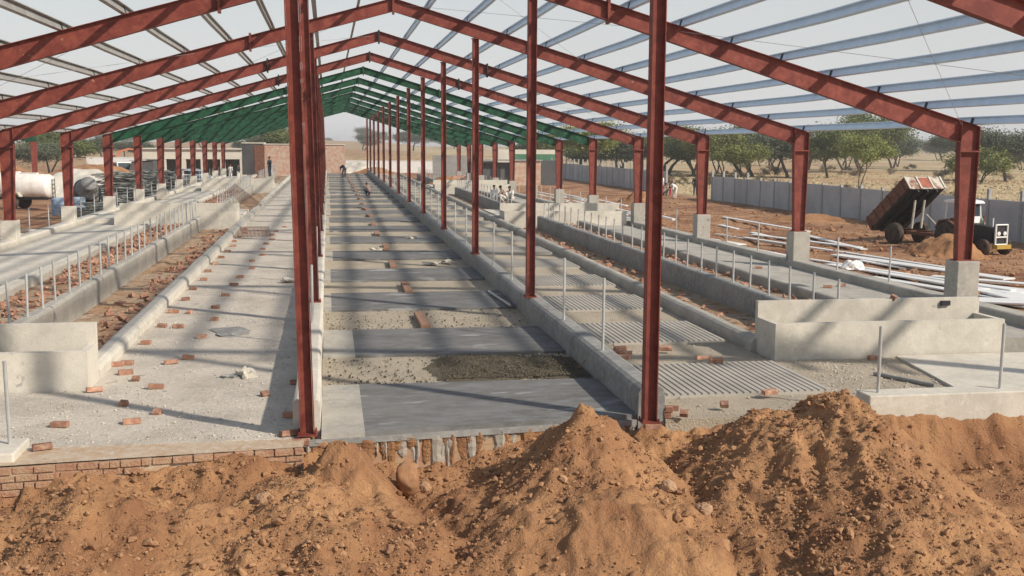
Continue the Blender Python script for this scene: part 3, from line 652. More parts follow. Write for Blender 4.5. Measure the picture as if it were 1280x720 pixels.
# a few big lumps, things of their own
for k, (u, v, r, tall, lb) in enumerate([(510, 603, .17, 1.25, 'big rounded red-brown soil lump right of the steep narrow peak'), (531, 612, .09, .8, 'pale tan stone beside the big rounded soil lump'), (329, 588+40, .11, .7, 'pale broken clod on the left mound slope below the brick plinth'),
                                    (865, 590, .05, .9, 'small sharp pale stone between the middle and right mounds'), (835, 612, .11, .7, 'tan lump in the hollow left of the largest mound'), (880, 640, .10, .7, 'tan lump at the foot of the largest mound'), (150, 652, .10, .7, 'rounded clod on the far left mound')]):
    p = gz(u, v, -.45)
    for it in range(6): p = gz(u, v, zpatch(p.x, p.y))
    b = MB(); vs = [Vector(c) for c in ICO]
    import bmesh
    bm = bmesh.new(); bmesh.ops.create_icosphere(bm, subdivisions=4, radius=1)
    from mathutils import noise as mn
    for vv in bm.verts:
        q = vv.co.copy(); vv.co = q*(1+.28*mn.noise(q*1.3+Vector((k*3.1, 0, 0)))+.12*mn.noise(q*3.5+Vector((0, k*2.3, 0)))+.05*mn.noise(q*9)); vv.co.z *= tall
        vv.co.x = vv.co.x if abs(vv.co.x) < .8 else math.copysign(.8+.3*(abs(vv.co.x)-.8), vv.co.x)
    me = bpy.data.meshes.new('soil_lump'); bm.to_mesh(me); bm.free(); me.materials.append(M['clod' if k in (0,) else 'rock'])
    for pl_ in me.polygons: pl_.use_smooth = k == 0
    o = bpy.data.objects.new('soil_lump' if k not in (1, 3) else 'stone', me); COL.objects.link(o); o.scale = (r, r*.9, r); o.location = p+Vector((0, 0, r*.35)); o.rotation_euler = (0, 0, k); tag(o, lb, 'soil lump' if k not in (1, 3) else 'stone')
# lumps of rubble & small stones on slabs: brickbat beds
def bed(x0, x1, a, c, n, label, s0=.035, s1=.10, bias=0.):
    P = []; Q = []
    for _ in range(n):
        y = random.uniform(a, c); x = random.uniform(x0, x1) if not bias else min(x1, max(x0, random.gauss(bias, .28)))
        s = random.uniform(s0, s1); P.append((x, y, fz(x, y)+(.15 if not bias else -.05)+random.uniform(0, .05))); Q.append(s)
    scatter('brick_rubble', P, Q, 'brick', label=label, cat='rubble', box=True)
for i in range(3):
    a, c = SEC[i]; al, cl = SECL[i]; nn = (420, 280, 200)[i]
    bed(9.85, 11.2, a+.1, c, int(nn*.55), f'broken red brick filling the bed behind the {WORD[i]} right stall wall')
    bed(-7.3, -5.85, al+.1, cl, int(nn*1.3), f'broken red brick filling the bed behind the {WORD[i]} left stall wall')
bed(8.2, 9.3, 19, 49, 90, 'scattered brick pieces along the right dirt strip', .04, .10, 8.75)
bed(-5.3, -4.1, 18.5, 49, 170, 'broken dark brick pieces lining the left dirt strip by the white kerb', .04, .11, -4.4)
# small grit over the floor
def grit(name, zones, m, label):
    P = []; Q = []
    for (x0, x1, y0, y1, n, dz) in zones:
        for _ in range(n):
            x = random.uniform(x0, x1); y = y0+(y1-y0)*random.random()**1.6; s = .006+.016*random.random()**4; P.append((x, y, fz(x, y)+dz+s*.4)); Q.append(s)
    scatter(name, P, Q, m, label=label, cat='grit')
grit('grit', [(-3.6, -.5, 14.1, 32, 2600, 0), (-4.3, -3.6, 14.1, 17, 250, 0), (4.6, 7.6, 14.4, 30, 900, 0), (7.6, 9.7, 14.7, 18, 1500, 0)], 'lane', 'small pale grit scattered over the rough floor')
grit('grit', [(1.8, 4.1, 17.05, 18.85, 3200, .05), (-.1, 4.1, 16.95, 19.1, 1200, .01), (-.1, 4.1, 22.0, 24.4, 700, .01)], 'darkgravel', 'dark grit in the gaps behind the first slabs')
# ------------------------------------------------------------------ loose bricks
bb = MB(); bb.box(-.115, .115, -.055, .055, 0, .072); BRK = [None]
def brick(x, y, z, rz_, label, group=None, tilt=0., sc=(1, 1, 1)):
    if BRK[0] is None: o = bb.build('brick', 'brick', bevel=.006); BRK[0] = o
    else: o = BRK[0].copy(); COL.objects.link(o)
    k_ = random.uniform(.72, 1.) if group and 'row' in group else 1.
    o.location = (x, y, z); o.rotation_euler = (tilt+random.gauss(0, .05), random.gauss(0, .04), rz_); o.scale = (sc[0]*k_, sc[1]*random.uniform(.9, 1), sc[2]); return tag(o, label, 'brick', group)
LB = [(118, 490, 'orange brick by the near end of the white kerb and left trough'), (146, 458, 'pale tan brick beside the white kerb, just past the trough'), (53, 562, 'brick lying near the small front left kerb block'), (75, 534, 'brick on the rough floor in front of the left trough'),
      (214, 455, 'bright brick in the open rough lane, near the kerb shadow'), (157, 468, 'broken dark red brick near the left trough corner'), (170, 476, 'small dark red brick piece near the left trough corner'), (195, 486, 'tan brick flat on the front rough lane'), (155, 507, 'thin brick fragment in the sun on the front rough lane'),
      (197, 518, 'small upright brick piece at the long column shadow'), (165, 530, 'pink brick nearest the front edge of the rough lane'), (331, 495, 'round red brick piece at the edge of the kerb shadow'), (364, 522, 'dark brick in the shade by the near left column'), (361, 545, 'second dark brick in the shade at the foot of the near left column'),
      (372, 520-40, 'dark brick further back in the kerb shade'), (223, 410, 'red brick standing in a purlin shadow on the left lane'), (237, 392, 'dark red brick chunk on the left lane'), (838, 518, 'two-tone brick at the floor edge right of the right red column'), (855, 519, 'brick chip beside the ribbed slab front'), (905, 508, 'upright brick piece by the ribbed slab front edge'),
      (895, 478-25, 'small brick on the ribbed slab gap by the right column'), (775, 438, 'first brick of the small heap beside the kerb wall post'), (782, 444, 'second brick of the small heap beside the kerb wall post'), (770, 444, 'third brick of the small heap beside the kerb wall post'), (779, 449, 'fourth brick of the small heap, nearest'), (832, 438, 'brick right of the right red column between ribbed slabs'), (878, 450, 'flat red brick before the right trough'),
      (1093, 450, 'red brick beside the front right kerb post'), (962, 493, 'brick on the front edge of the first ribbed slab'), (662, 300, 'brick on the far ribbed lane'), (1035, 360, 'tan brick on the right outer lane'), (1052, 358, 'dark brick on the right outer lane'), (948, 336, 'brick on the outer lane behind the right posts')]
for u, v, lb in LB:
    z = 0.0
    for _ in range(3): p = gz(u, v, z); z = fz(p.x, p.y)+(.05 if 4.7 < p.x < 7.6 else .12 if p.x > 11.7 else 0)
    half = 'piece' in lb or 'chip' in lb or 'fragment' in lb or 'chunk' in lb
    brick(p.x, p.y, z+.004, random.uniform(-.5, .5), lb, None, random.gauss(0, .1) if not half else .4, (.5, 1, .9) if half else (1, 1, 1))
yb_ = 19.1; k = 0
while yb_ < 48:
    brick(-3.45+random.uniform(-.08, .08), yb_, fz(-3.4, yb_)+.004, random.gauss(0, .15), f'loose brick beside the white kerb on the left lane, {ORD[k]} of its row', 'row of bricks beside the white kerb')
    brick(-2.55+random.uniform(-.15, .15)+.018*(yb_-19), yb_+random.uniform(.3, .8), fz(-2.5, yb_)+.004, random.gauss(0, .2), f'loose brick down the middle of the left lane, {ORD[k]} of its row', 'row of bricks down the left lane')
    yb_ += 1.9; k += 1
# brick stack at base of the right column & under trough rim bricks
for q in range(2): brick(4.66, 14.42+.0*q, .0+.075*q, .1*q+1.2, f'brick in the stack behind the right red column foot, {ORD[q]} from the bottom', 'small brick stack by the right column')
brick(4.29, 14.0-.02, -.045, .02, 'brick under the base plate of the right red column'); brick(-.4, 13.95, -.07, -.15, 'brick under the base plate of the near left red column')
def trough_item(x, y, z): brick(x, y, z, .8, 'broken brick chunk sitting on the rear wall of the front right trough', None, .3, (.6, 1, 1.2))
p = gY(1116, 371, 18.94); trough_item(p.x, 18.94, .93)
p = gY(1184, 376, 18.8)
tag(MB().box(-.09, .09, -.03, .03, -.04, .05).build('wall_bracket', 'black', loc=(p.x, 18.86, .85)), 'small dark metal bracket on the rear wall of the front right trough', 'bracket')
# crumpled sacks & sheets
def blob(name, loc, s, m, lb, cat, seed=0, amp=.35, sub=3):
    import bmesh
    from mathutils import noise as mn
    bm = bmesh.new(); bmesh.ops.create_icosphere(bm, subdivisions=sub, radius=1)
    for vv in bm.verts: q = vv.co.copy(); vv.co = q*(1+amp*mn.noise(q*1.6+Vector((seed, 0, 0)))+amp*.5*mn.noise(q*4+Vector((0, seed, 0)))); vv.co.z = max(vv.co.z, -.25)
    me = bpy.data.meshes.new(name); bm.to_mesh(me); bm.free(); me.materials.append(M[m]); o = bpy.data.objects.new(name, me); COL.objects.link(o); o.location = loc; o.scale = s; return tag(o, lb, cat)
def on(u, v, dz=0.): 
    z = 0
    for _ in range(3): p = gz(u, v, z); z = fz(p.x, p.y)+dz
    return Vector((p.x, p.y, z))
p = on(306, 470); blob('crumpled_sack', p, (.16, .20, .12), 'sheet', 'crumpled pale sack lying on the left rough lane near the front', 'sack', 1, .8); blob('rubble_lump', p+Vector((-.22, -.1, 0)), (.18, .10, .05), 'conc_dark', 'dark mortar crumbs beside the crumpled pale sack', 'rubble', 2, .9)
blob('mortar_patch', on(288, 415), (.42, .55, .03), 'conc_dark', 'flat grey mortar spill on the left rough lane', 'mortar', 3, .6)
for u, v, lb in ((471, 312, 'small white plastic cup shape lying in a slab gap'), (537, 330, 'pale crumpled cement bag left of the kerb wall on the central lane'), (559, 328, 'pale folded cement bag closest to the kerb wall on the central lane'), (515, 298, 'brown crumpled scrap farther up the central lane'), (360, 351, 'crumpled grey scrap by the left kerb wall shadow')):
    blob('crumpled_bag', on(u, v, .05), (.2, .13, .07), 'sheet', lb, 'bag', u, .9)
p, q = on(611, 366, .06), on(638, 384, .06); b = MB().tube(p+Vector((0, 0, .04)), q+Vector((0, 0, .04)), .03); tag(b.build('offcut_pipe', 'pipe'), 'short pale pipe lying across the second slab beside the kerb wall', 'pipe')
p, q = on(743, 435, .40), on(722, 462, .0); tag(MB().tube(p, q, .012).build('stick', 'wood'), 'thin stick leaning on the kerb wall behind the first slab', 'stick')
# rusty mesh panels by the left kerb
def mesh_panel(c, ax, ay, nx, ny, lb):
    b = MB()
    for i in range(nx+1): b.tube(c+ax*(i/nx), c+ax*(i/nx)+ay, .006, n=4)
    for j in range(ny+1): b.tube(c+ay*(j/ny), c+ay*(j/ny)+ax, .006, n=4)
    tag(b.build('rebar_mesh', 'rust'), lb, 'rebar mesh')
mesh_panel(on(292, 299)+Vector((0, 0, .08)), Vector((1.4, .2, 0)), Vector((-.3, 4., .1)), 9, 22, 'rusty steel mesh panel lying flat across the white kerb')
mesh_panel(on(318, 268)+Vector((0, 0, .05)), Vector((-1.5, 1.2, 1.1)), Vector((.1, 5., .2)), 10, 26, 'rusty steel mesh panel leaning up by the left kerb, farther back')
# ------------------------------------------------------------------ white steel members on the right
W = [(930, 297, 1185, 333), (1045, 320, 1262, 345), (1170, 347, 1285, 366), (1165, 343, 1290, 352), (905, 272, 1010, 290), (900, 279, 965, 293), (1080, 325, 1140, 331), (1255, 368, 1290, 376), (1190, 372, 1290, 381), (940, 290, 1075, 308), (990, 289, 1080, 310)]
def whitebar(a, b_, lb, w_=.11, grp='white steel members on the right dirt'):
    m_ = MB(); L_ = (b_-a).length
    m_.box(0, L_, -w_, w_, 0, .05)
    o = m_.build('steel_member', 'white', bevel=.01); dd = b_-a; o.location = a; o.rotation_euler = (0, -math.asin(dd.z/L_), math.atan2(dd.y, dd.x)); return tag(o, lb, 'steel member', grp)
for k, (a, b1, c, e) in enumerate(W):
    p, q = gz(a, b1, -.17), gz(c, e, -.17); p.z = gh(p.x, p.y)+.06; q.z = gh(q.x, q.y)+.06
    if p.x < 14.9: p.x = 14.9
    whitebar(p, q, f'white steel member lying on the dirt right of the pedestals, {ORD[k]} in the near scatter', (.12, .30, .6, .2, .15, .15, .35, .5, .5, .15, .15)[k])
for k in range(14):
    y = random.uniform(27, 50); x = 15.3+random.random()*2.6; L_ = random.uniform(5, 8); c = Vector((x, y, gh(x, y)+.05)); q = Vector((x+L_*.16+random.gauss(0, .25), y-L_*.97, 0)); q.z = gh(q.x, q.y)+.05
    whitebar(c, q, f'white steel strip on the red dirt beyond the pedestals, {ORD[k]} of the loose ones', random.choice((.06, .1, .2)), 'loose white strips on the right dirt')
for k in range(34):
    x = 15.3+random.random()*2.6; y = 50+random.random()*26; L_ = random.uniform(6, 9); lay = .1*(k//9); yw = random.gauss(.0, .03)
    z = -.12+lay; whitebar(Vector((x, y, z)), Vector((x+L_*sin(yw), y+L_*cos(yw), z+.03)), f'white steel member in the long pile beside the right pedestals, {ORD[k]} of the pile', .09, 'pile of white steel members')
for k in range(6):
    y = 41+2.2*k; x = -16.5+.4*k; whitebar(Vector((x, y, -.15)), Vector((x+5, y+random.uniform(.3, 1), -.15)), f'white steel member on the dirt left of the pedestals, {ORD[k]} from the front', .09, 'white steel members on the left dirt')
# white bag and brick chips near outer kerb
blob('white_bag', gz(1066, 334, .0), (.36, .28, .22), 'white', 'white plastic bag lying against the right outer kerb', 'bag', 5, .4)
# ------------------------------------------------------------------ small soil heaps
def heap(x, y, r, h, m, lb, z0=None, sy=1., cat='soil heap', sub=5, amp=.3, seed=0):
    n = 46; ax_ = np.linspace(-1.35, 1.35, n); XX, YY = np.meshgrid(ax_, ax_); R_ = np.sqrt(XX**2+YY**2); 
    hh = h*(1.15-R_*(1+.35*fbm(XX+seed*5+50, YY+60, 1.4, 3, 301+seed)))+h*amp*fbm(XX+seed+20, YY+20, 3.2, 4, 311+seed); hh = np.minimum(hh, h*(.95+.1*fbm(XX+9, YY+9, 3, 2, 5)))
    o = grid_mesh(cat.replace(' ', '_'), XX*r, YY*r*sy, np.maximum(hh, -.6), m); o.location = (x, y, gh(x, y) if z0 is None else z0); return tag(o, lb, cat)
p = gz(1180, 318, -.3); heap(p.x, p.y, 1.2, .75, 'soil', 'small orange soil heap in front of the tractor rear wheel', seed=1)
p = gz(790, 252, -.3); heap(p.x+.5, p.y, 1.5, .9, 'soil', 'small brown soil heap beside the far pile of white steel members', seed=2)
heap(26.8, 58, 2.2, .35, 'soil', 'low dark soil heap at the foot of the precast wall behind the tipped trailer', seed=3)
# ------------------------------------------------------------------ precast boundary wall
WX = 29.8
def wall_run(segs, top, label, dirv=None):
    root = empty('precast_wall', (segs[0][0], segs[0][1], 0), 0, label, 'wall')
    for (xa, ya), (xb, yb) in zip(segs[:-1], segs[1:]):
        L_ = sqrt((xb-xa)**2+(yb-ya)**2); an = math.atan2(yb-ya, xb-xa); z0 = -.4; np_ = 5; hh = (top-z0)/np_
        m_ = MB()
        for r in range(np_): m_.box(.09, L_-.09, -.03-.012*(r % 2), .03, z0+r*hh+.016, z0+(r+1)*hh-.016)
        m_.box(.1, L_-.1, -.015, .015, z0, top-.02)
        m_.build('wall_panel', 'precast', root, loc=(xa-segs[0][0], ya-segs[0][1], random.uniform(-.03, .03)), rot=(0, 0, an))
    for k, (x, y) in enumerate(segs):
        tall = POSTTOP(k, x, y)
        MB().box(-.075, .075, -.075, .075, -.5, tall).build('wall_post', 'post_conc', root, loc=(x-segs[0][0], y-segs[0][1], 0), rot=(0, 0, .02))
    return root
POSTTOP = lambda k, x, y: 1.95 if y < 49 or y > 74 else 1.62+random.uniform(0, .06)
near = [(WX, 43.4-2.45*6+2.45*k) for k in range(0, 23)]
wall_run(near, 1.52, 'grey precast concrete panel wall behind the tractor, running back to the gap')
POSTTOP = lambda k, x, y: 2.25
far = [(WX+.9*0+.1*k*.25, 94.5+2.45*k) for k in range(0, 24)]
wall_run(far, 1.62, 'far grey precast panel wall beyond the gap with taller posts')
g_ = [(WX, 87.0), (WX, 89.5)]
# ------------------------------------------------------------------ people
def person(loc, rz_, pose, label, shirt='cloth_white', legs='cloth_dark', s=1.):
    J = {'pelvis': (0, 0, .95), 'waist': (0, 0, 1.1), 'chest': (0, 0, 1.32), 'neck': (0, 0, 1.48), 'head0': (0, .01, 1.56), 'head1': (0, .02, 1.68),
         'shL': (-.19, 0, 1.42), 'elL': (-.25, .02, 1.14), 'wrL': (-.24, .10, .90), 'haL': (-.24, .13, .82), 'hpL': (-.1, 0, .92), 'knL': (-.11, .03, .5), 'anL': (-.11, -.02, .09), 'toL': (-.11, .14, .04)}
    if pose == 'bend':
        J.update(pelvis=(0, -.12, .86), waist=(0, -.03, .98), chest=(0, .22, 1.06), neck=(0, .36, 1.04), head0=(0, .42, 1.0), head1=(0, .52, .95), shL=(-.18, .3, 1.04), elL=(-.2, .36, .78), wrL=(-.16, .42, .56), haL=(-.15, .44, .48), hpL=(-.1, -.12, .84), knL=(-.13, .02, .47))
    if pose == 'squat':
        J.update(pelvis=(0, -.2, .3), waist=(0, -.16, .44), chest=(0, .0, .66), neck=(0, .08, .82), head0=(0, .12, .88), head1=(0, .16, 1.0), shL=(-.18, .03, .76), elL=(-.24, .2, .58), wrL=(-.16, .38, .5), haL=(-.13, .44, .47), hpL=(-.1, -.2, .3), knL=(-.19, .2, .52), anL=(-.15, -.02, .09))
    if pose == 'walk': J.update(knL=(-.11, .16, .52), anL=(-.11, .2, .1), toL=(-.11, .36, .06))
    for k in list(J):
        if k.endswith('L'):
            x, y, z = J[k]; J[k[:-1]+'R'] = (-x, y if pose != 'walk' or k[:2] not in ('kn', 'an', 'to') else y-.35, z)
    E_ = [('pelvis', 'waist', .13, .12), ('waist', 'chest', .12, .15), ('chest', 'neck', .15, .055), ('neck', 'head0', .052, .075), ('head0', 'head1', .08, .09)]
    for q in 'LR': E_ += [('chest', 'sh'+q, .1, .055), ('sh'+q, 'el'+q, .052, .04), ('el'+q, 'wr'+q, .038, .027), ('wr'+q, 'ha'+q, .03, .022), ('pelvis', 'hp'+q, .12, .09), ('hp'+q, 'kn'+q, .085, .055), ('kn'+q, 'an'+q, .052, .036), ('an'+q, 'to'+q, .04, .03)]
    def skin(nm, joints, rad, m_, parent):
        ids = {}; vs = []; es = []
        for a, b1, _, _ in E_:
            if a in joints and b1 in joints:
                for q in (a, b1):
                    if q not in ids: ids[q] = len(vs); vs.append(Vector(J[q])*s)
                es.append((ids[a], ids[b1]))
        me = bpy.data.meshes.new(nm); me.from_pydata(vs, es, []); o = bpy.data.objects.new(nm, me); COL.objects.link(o); o.parent = parent
        o.modifiers.new('skin', 'SKIN')
        if not me.skin_vertices: me.attributes.new  # created by the modifier data layer below
        lay = me.skin_vertices[0].data if me.skin_vertices else None
        return o, ids, es, vs
    # explicit tapered surfaces joined into one mesh (smooth tubes with ball joints, remeshed)
    def surf(nm, edges, m_, parent, grow=0.):
        b = MB()
        for a, b1, r0, r1 in edges:
            p, q = Vector(J[a])*s, Vector(J[b1])*s; b.tube(p, q, (r0+grow)*s, (r1+grow)*s, 10)
            for c_, r_ in ((p, r0), (q, r1)):
                n0 = 6; pr = [(max(.001, sin(pi*t/n0))*(r_+grow)*s, -cos(pi*t/n0)*(r_+grow)*s) for t in range(n0+1)]; b.lathe(pr, 10, 'z', c_)
        o = b.build(nm, m_, parent); rm = o.modifiers.new('remesh', 'REMESH'); rm.mode = 'VOXEL'; rm.voxel_size = .022; rm.use_smooth_shade = True
        sm = o.modifiers.new('smooth', 'SMOOTH'); sm.iterations = 3; return o
    body = surf('person', E_, 'skin', None)
    tag(body, label, 'person'); body.location = loc; body.rotation_euler = (0, 0, rz_)
    tops = [e for e in E_ if e[0] in ('pelvis', 'waist', 'chest') and e[1] in ('waist', 'chest', 'shL', 'shR')]+[('shL', 'elL', .056, .046), ('shR', 'elR', .056, .046)]
    surf('shirt', tops, shirt, body, .016)
    surf('trousers', [('pelvis', 'hpL', .12, .09), ('pelvis', 'hpR', .12, .09), ('hpL', 'knL', .088, .062), ('hpR', 'knR', .088, .062), ('knL', 'anL', .062, .05), ('knR', 'anR', .062, .05)], legs, body, .014)
    hd = Vector(J['head1'])*s; up = (Vector(J['head1'])-Vector(J['head0'])).normalized()
    hb = MB(); n0 = 8; pr = [(max(.001, sin(pi*t/n0))*.1*s, -cos(pi*t/n0)*.09*s) for t in range(n0+1)]; hb.lathe(pr, 12, 'z', hd+up*.035*s-Vector((0, .02, 0))); hb.build('hair', 'hair', body, smooth=True)
    fc = MB(); yf = Vector((0, .082*s, -.03*s)); fc.tube(hd+yf, hd+yf+Vector((0, .022*s, -.02*s)), .012*s, .016*s, 6); fc.build('nose', 'skin', body)
    return body
zg = lambda p: Vector((p.x, p.y, gh(p.x, p.y)-.02))
for (u, v, rz_, pose, lb, sh, lg) in [
    (827, 243, 0.6, 'stand', 'person in pale clothes standing by the precast wall, left of the group', 'cloth_white', 'cloth_tan'),
    (838, 244, 2.2, 'walk', 'person in dusky red clothes standing behind the bending worker', 'cloth_tan', 'cloth_red'),
    (843, 248, 2.0, 'bend', 'worker in a white shirt bending forward at the wall gap', 'cloth_white', 'cloth_white'),
    (831, 244, -1., 'squat', 'person squatting on the dirt between the standing workers', 'cloth_tan', 'cloth_dark'),
    (869, 244, 3.0, 'stand', 'person in dark clothes standing in the gap of the precast wall', 'cloth_dark', 'cloth_dark')]:
    person(zg(gz(u, v, -.3)), rz_, pose, lb, sh, lg)
person(Vector((gY(288, 214, 112).x, 112, .12)), 2.6, 'stand', 'person in pale clothes standing before the white shed', 'cloth_white', 'cloth_white')
person(Vector((gY(298, 214, 113).x, 113, .12)), 1., 'stand', 'person in dark blue clothes standing next to the dark box', 'cloth_dark', 'cloth_white')
person(Vector((gY(337, 207, 100).x, 100, .95)), 1., 'stand', 'person in dark clothes far back at the end of the left stalls', 'cloth_dark', 'cloth_dark')
p = gY(430, 219, 108); person(Vector((p.x, 108, fz(p.x, 108)+.05)), .5, 'bend', 'worker bending over far up the central lane', 'cloth_dark', 'cloth_dark')
p = on(460, 246); person(Vector((p.x, p.y, fz(p.x, p.y)+.05)), .8, 'squat', 'worker squatting on the central lane half way up', 'cloth_tan', 'cloth_dark', .8)
for k, (u, v, sh) in enumerate(((618, 232, 'cloth_white'), (626, 235, 'cloth_tan'), (633, 237, 'cloth_white'))):
    person(Vector((gY(u, v, 71).x, 71-k*.8, .13)), k*1.3, 'squat', f'worker squatting on the far outer lane beside the white steel pile, {ORD[k]} from the left', sh, 'cloth_white')
# ------------------------------------------------------------------ wheels
def wheel(parent, x, y, z, r, w_, name='wheel', rim='white', rr=.55):
    ty = MB().lathe([(r*rr, -w_/2), (r*.9, -w_/2), (r, -w_*.32), (r, w_*.32), (r*.9, w_/2), (r*rr, w_/2)], 28, 'y').build(name, 'tyre', parent, True, (x, y, z))
    MB().lathe([(r*rr, -w_*.4), (r*rr*.9, -w_*.42), (r*rr*.5, -w_*.15), (r*.16, -w_*.3), (r*.16, w_*.3), (r*rr*.5, w_*.15), (r*rr*.9, w_*.42), (r*rr, w_*.4)], 20, 'y').build('rim', rim, ty, True)
    return ty
# tractor  (local +x forward)
hx, hy = .22, -.975; ang = math.atan2(hy, hx)
def world(o, u, v): return o+Vector((hx*u-hy*-0, 0, 0))
ax = gz(1192, 301, -.3); ax = Vector((ax.x, ax.y, gh(ax.x, ax.y)))
ax = Vector((24.93, 40.2, -.32))
tr = empty('tractor', ax, ang, 'old farm tractor with white cab hood and dark engine, beside the wall', 'tractor'); tr.scale = (.88, .88, .88)
for s_ in (-1, 1):
    wheel(tr, 0, s_*.72, .68, .70, .36, 'rear_wheel', 'pipe', .5); wheel(tr, 2.0, s_*.62, .36, .37, .2, 'front_wheel', 'pipe', .5)
    MB().prism([(-.62, 1.05), (-.4, 1.42), (.1, 1.5), (.55, 1.28), (.62, 1.22), (.6, 1.17), (.1, 1.44), (-.36, 1.36), (-.56, 1.03)], s_*.5, s_*.92).build('mudguard', 'rust', tr)
MB().box(-.45, 1.2, -.2, .2, .5, .95).build('gearbox', 'black', tr)
MB().box(1.0, 2.1, -.22, .22, .55, .98).build('engine', 'black', tr)
MB().prism([(.75, .98), (2.25, .98), (2.3, 1.05), (2.28, 1.22), (.75, 1.34)], -.25, .25).build('bonnet', 'black', tr, bevel=.03)
gr = MB(); gr.box(2.3, 2.36, -.34, .34, .5, 1.35); gb = gr.build('grille', 'black', tr)
gf = MB(); 
for yy in (-.33, .33): gf.tube((2.4, yy, .45), (2.4, yy, 1.38), .04)
for zz in (.5, .82, 1.36): gf.tube((2.4, -.33, zz), (2.4, .33, zz), .035)
gf.build('grille_guard', 'white', tr)
for s_ in (-1, 1): MB().lathe([(.02, 2.39), (.09, 2.4), (.09, 2.44), (.02, 2.45)], 14, 'x', (0, s_*.17, .98)).build('headlight', 'white', tr)
MB().box(2.3, 2.6, -.4, .4, .32, .5).build('front_bumper', mat('yellow_paint', (.45, .30, .06), .7), tr)
MB().tube((1.5, -.12, 1.25), (1.5, -.12, 1.75), .03).build('exhaust', 'rust', tr)
MB().tube((1.9, .0, 1.2), (1.9, 0, 1.62), .028).build('air_pipe', 'white', tr)
cab = MB()
for xx, yy in ((-.35, .55), (-.35, -.55), (.7, .5), (.7, -.5)): cab.tube((xx, yy, 1.3), (xx*.9, yy*.92, 2.2), .045, n=8)
cab.build('cab_frame', 'white', tr)
MB().prism([(-.5, 2.2), (-.42, 2.32), (.1, 2.38), (.7, 2.32), (.86, 2.2)], -.6, .6).build('cab_roof', 'white', tr, bevel=.04)
MB().prism([(.66, 1.32), (.74, 1.32), (.70, 1.62), (.62, 1.62)], -.5, .5).build('dashboard', 'white', tr)
MB().box(.64, .67, -.46, .46, 1.64, 2.16).build('windscreen', 'glass', tr)
MB().prism([(-.3, .95), (.2, .95), (.2, 1.08), (-.2, 1.12), (-.28, 1.5), (-.36, 1.5)], -.25, .25).build('seat', 'cloth_red', tr)
MB().lathe([(.17, -.012), (.19, 0), (.17, .012)], 20, 'x', (.42, 0, 1.5)).build('steering_wheel', 'black', tr)
for s_ in (-1, 1): MB().prism([(.45, 1.2), (.95, 1.1), (.95, 1.35), (.6, 1.7)], s_*.48, s_*.52).build('side_panel', mat('faded_green_paint' if s_ > 0 else 'faded_green_paint_b', (.40, .47, .36), .6), tr)
# trailer
tl = empty('tipping_trailer', Vector((24.5, 43.3, -.3)), ang, 'rusty tipping trailer raised steeply behind the tractor', 'trailer')
for xx in (-.1,):
    for s_ in (-1, 1): wheel(tl, xx, s_*.72, .46, .47, .3, 'wheel', 'rust', .5)
ch = MB()
for s_ in (-1, 1): ch.box(-1.3, 2.0, s_*.42-.05, s_*.42+.05, .46, .60)
for xx in (-1.2, 0, 1.2): ch.box(xx-.05, xx+.05, -.42, .42, .48, .58)
ch.tube((2.0, -.42, .69), (3.0, 0, .6), .05); ch.tube((2.0, .42, .69), (3.0, 0, .6), .05); ch.box(-.18, -.02, -.6, .6, .4, .54)
ch.build('chassis', 'rust', tl)
tip = radians(-40); Rm = Matrix.Rotation(tip, 3, 'Y'); org = (-1.3, 0, .50)
def tb(m_, x0, x1, y0, y1, z0, z1, nm, mt, par=tl): 
    b = MB().box(x0, x1, y0, y1, z0, z1, Rm, org); return b.build(nm, mt, par)
Lb = 2.9; Wb = .92; Hb = .62
tb(None, 0, Lb, -Wb, Wb, 0, .07, 'tray_floor', 'black')
for s_ in (-1, 1):
    sd = tb(None, 0, Lb, s_*Wb-.03, s_*Wb+.03, .072, Hb, 'side_panel', 'rust')
    for k in range(6): MB().box(.15+k*.5, .21+k*.5, s_*(Wb+.03), s_*(Wb+.08), .05, Hb, Rm, org).build('rib', 'rust', sd)
fp = tb(None, Lb, Lb+.05, -Wb, Wb, .0, Hb, 'front_panel', mat('worn_white_paint', (.50, .48, .42), .8, (.22, .11, .07), 3.2, obj=True, var_pos=(.45, .6)))
for k, y_ in enumerate((-.93, -.33, .33, .93)): MB().box(Lb+.05, Lb+.09, y_-.04, y_+.04, 0, Hb, Rm, org).build('rib', 'sheet', fp)
MB().box(Lb+.052, Lb+.075, -.26, .26, .06, Hb-.05, Rm, org).build('painted_panel', mat('salmon_paint', (.42, .14, .09), .8, (.25, .09, .06), 4.), fp)
bs = MB()
for s_ in (-.5, 0, .5): bs.box(.1, Lb, s_-.04, s_+.04, -.12, 0, Rm, org)
bs.build('tray_beam', 'black', tl)
a_ = Rm @ Vector((2.3, 0, -.1))+Vector(org); ram = MB()
for s_ in (-.25, .25): ram.tube((.4, s_, .7), (a_.x, s_, a_.z), .05)
ram.tube((1.5, .25, .75), (a_.x+.15, .25, a_.z-.6), .03); ram.build('hydraulic_ram', 'sheet', tl)
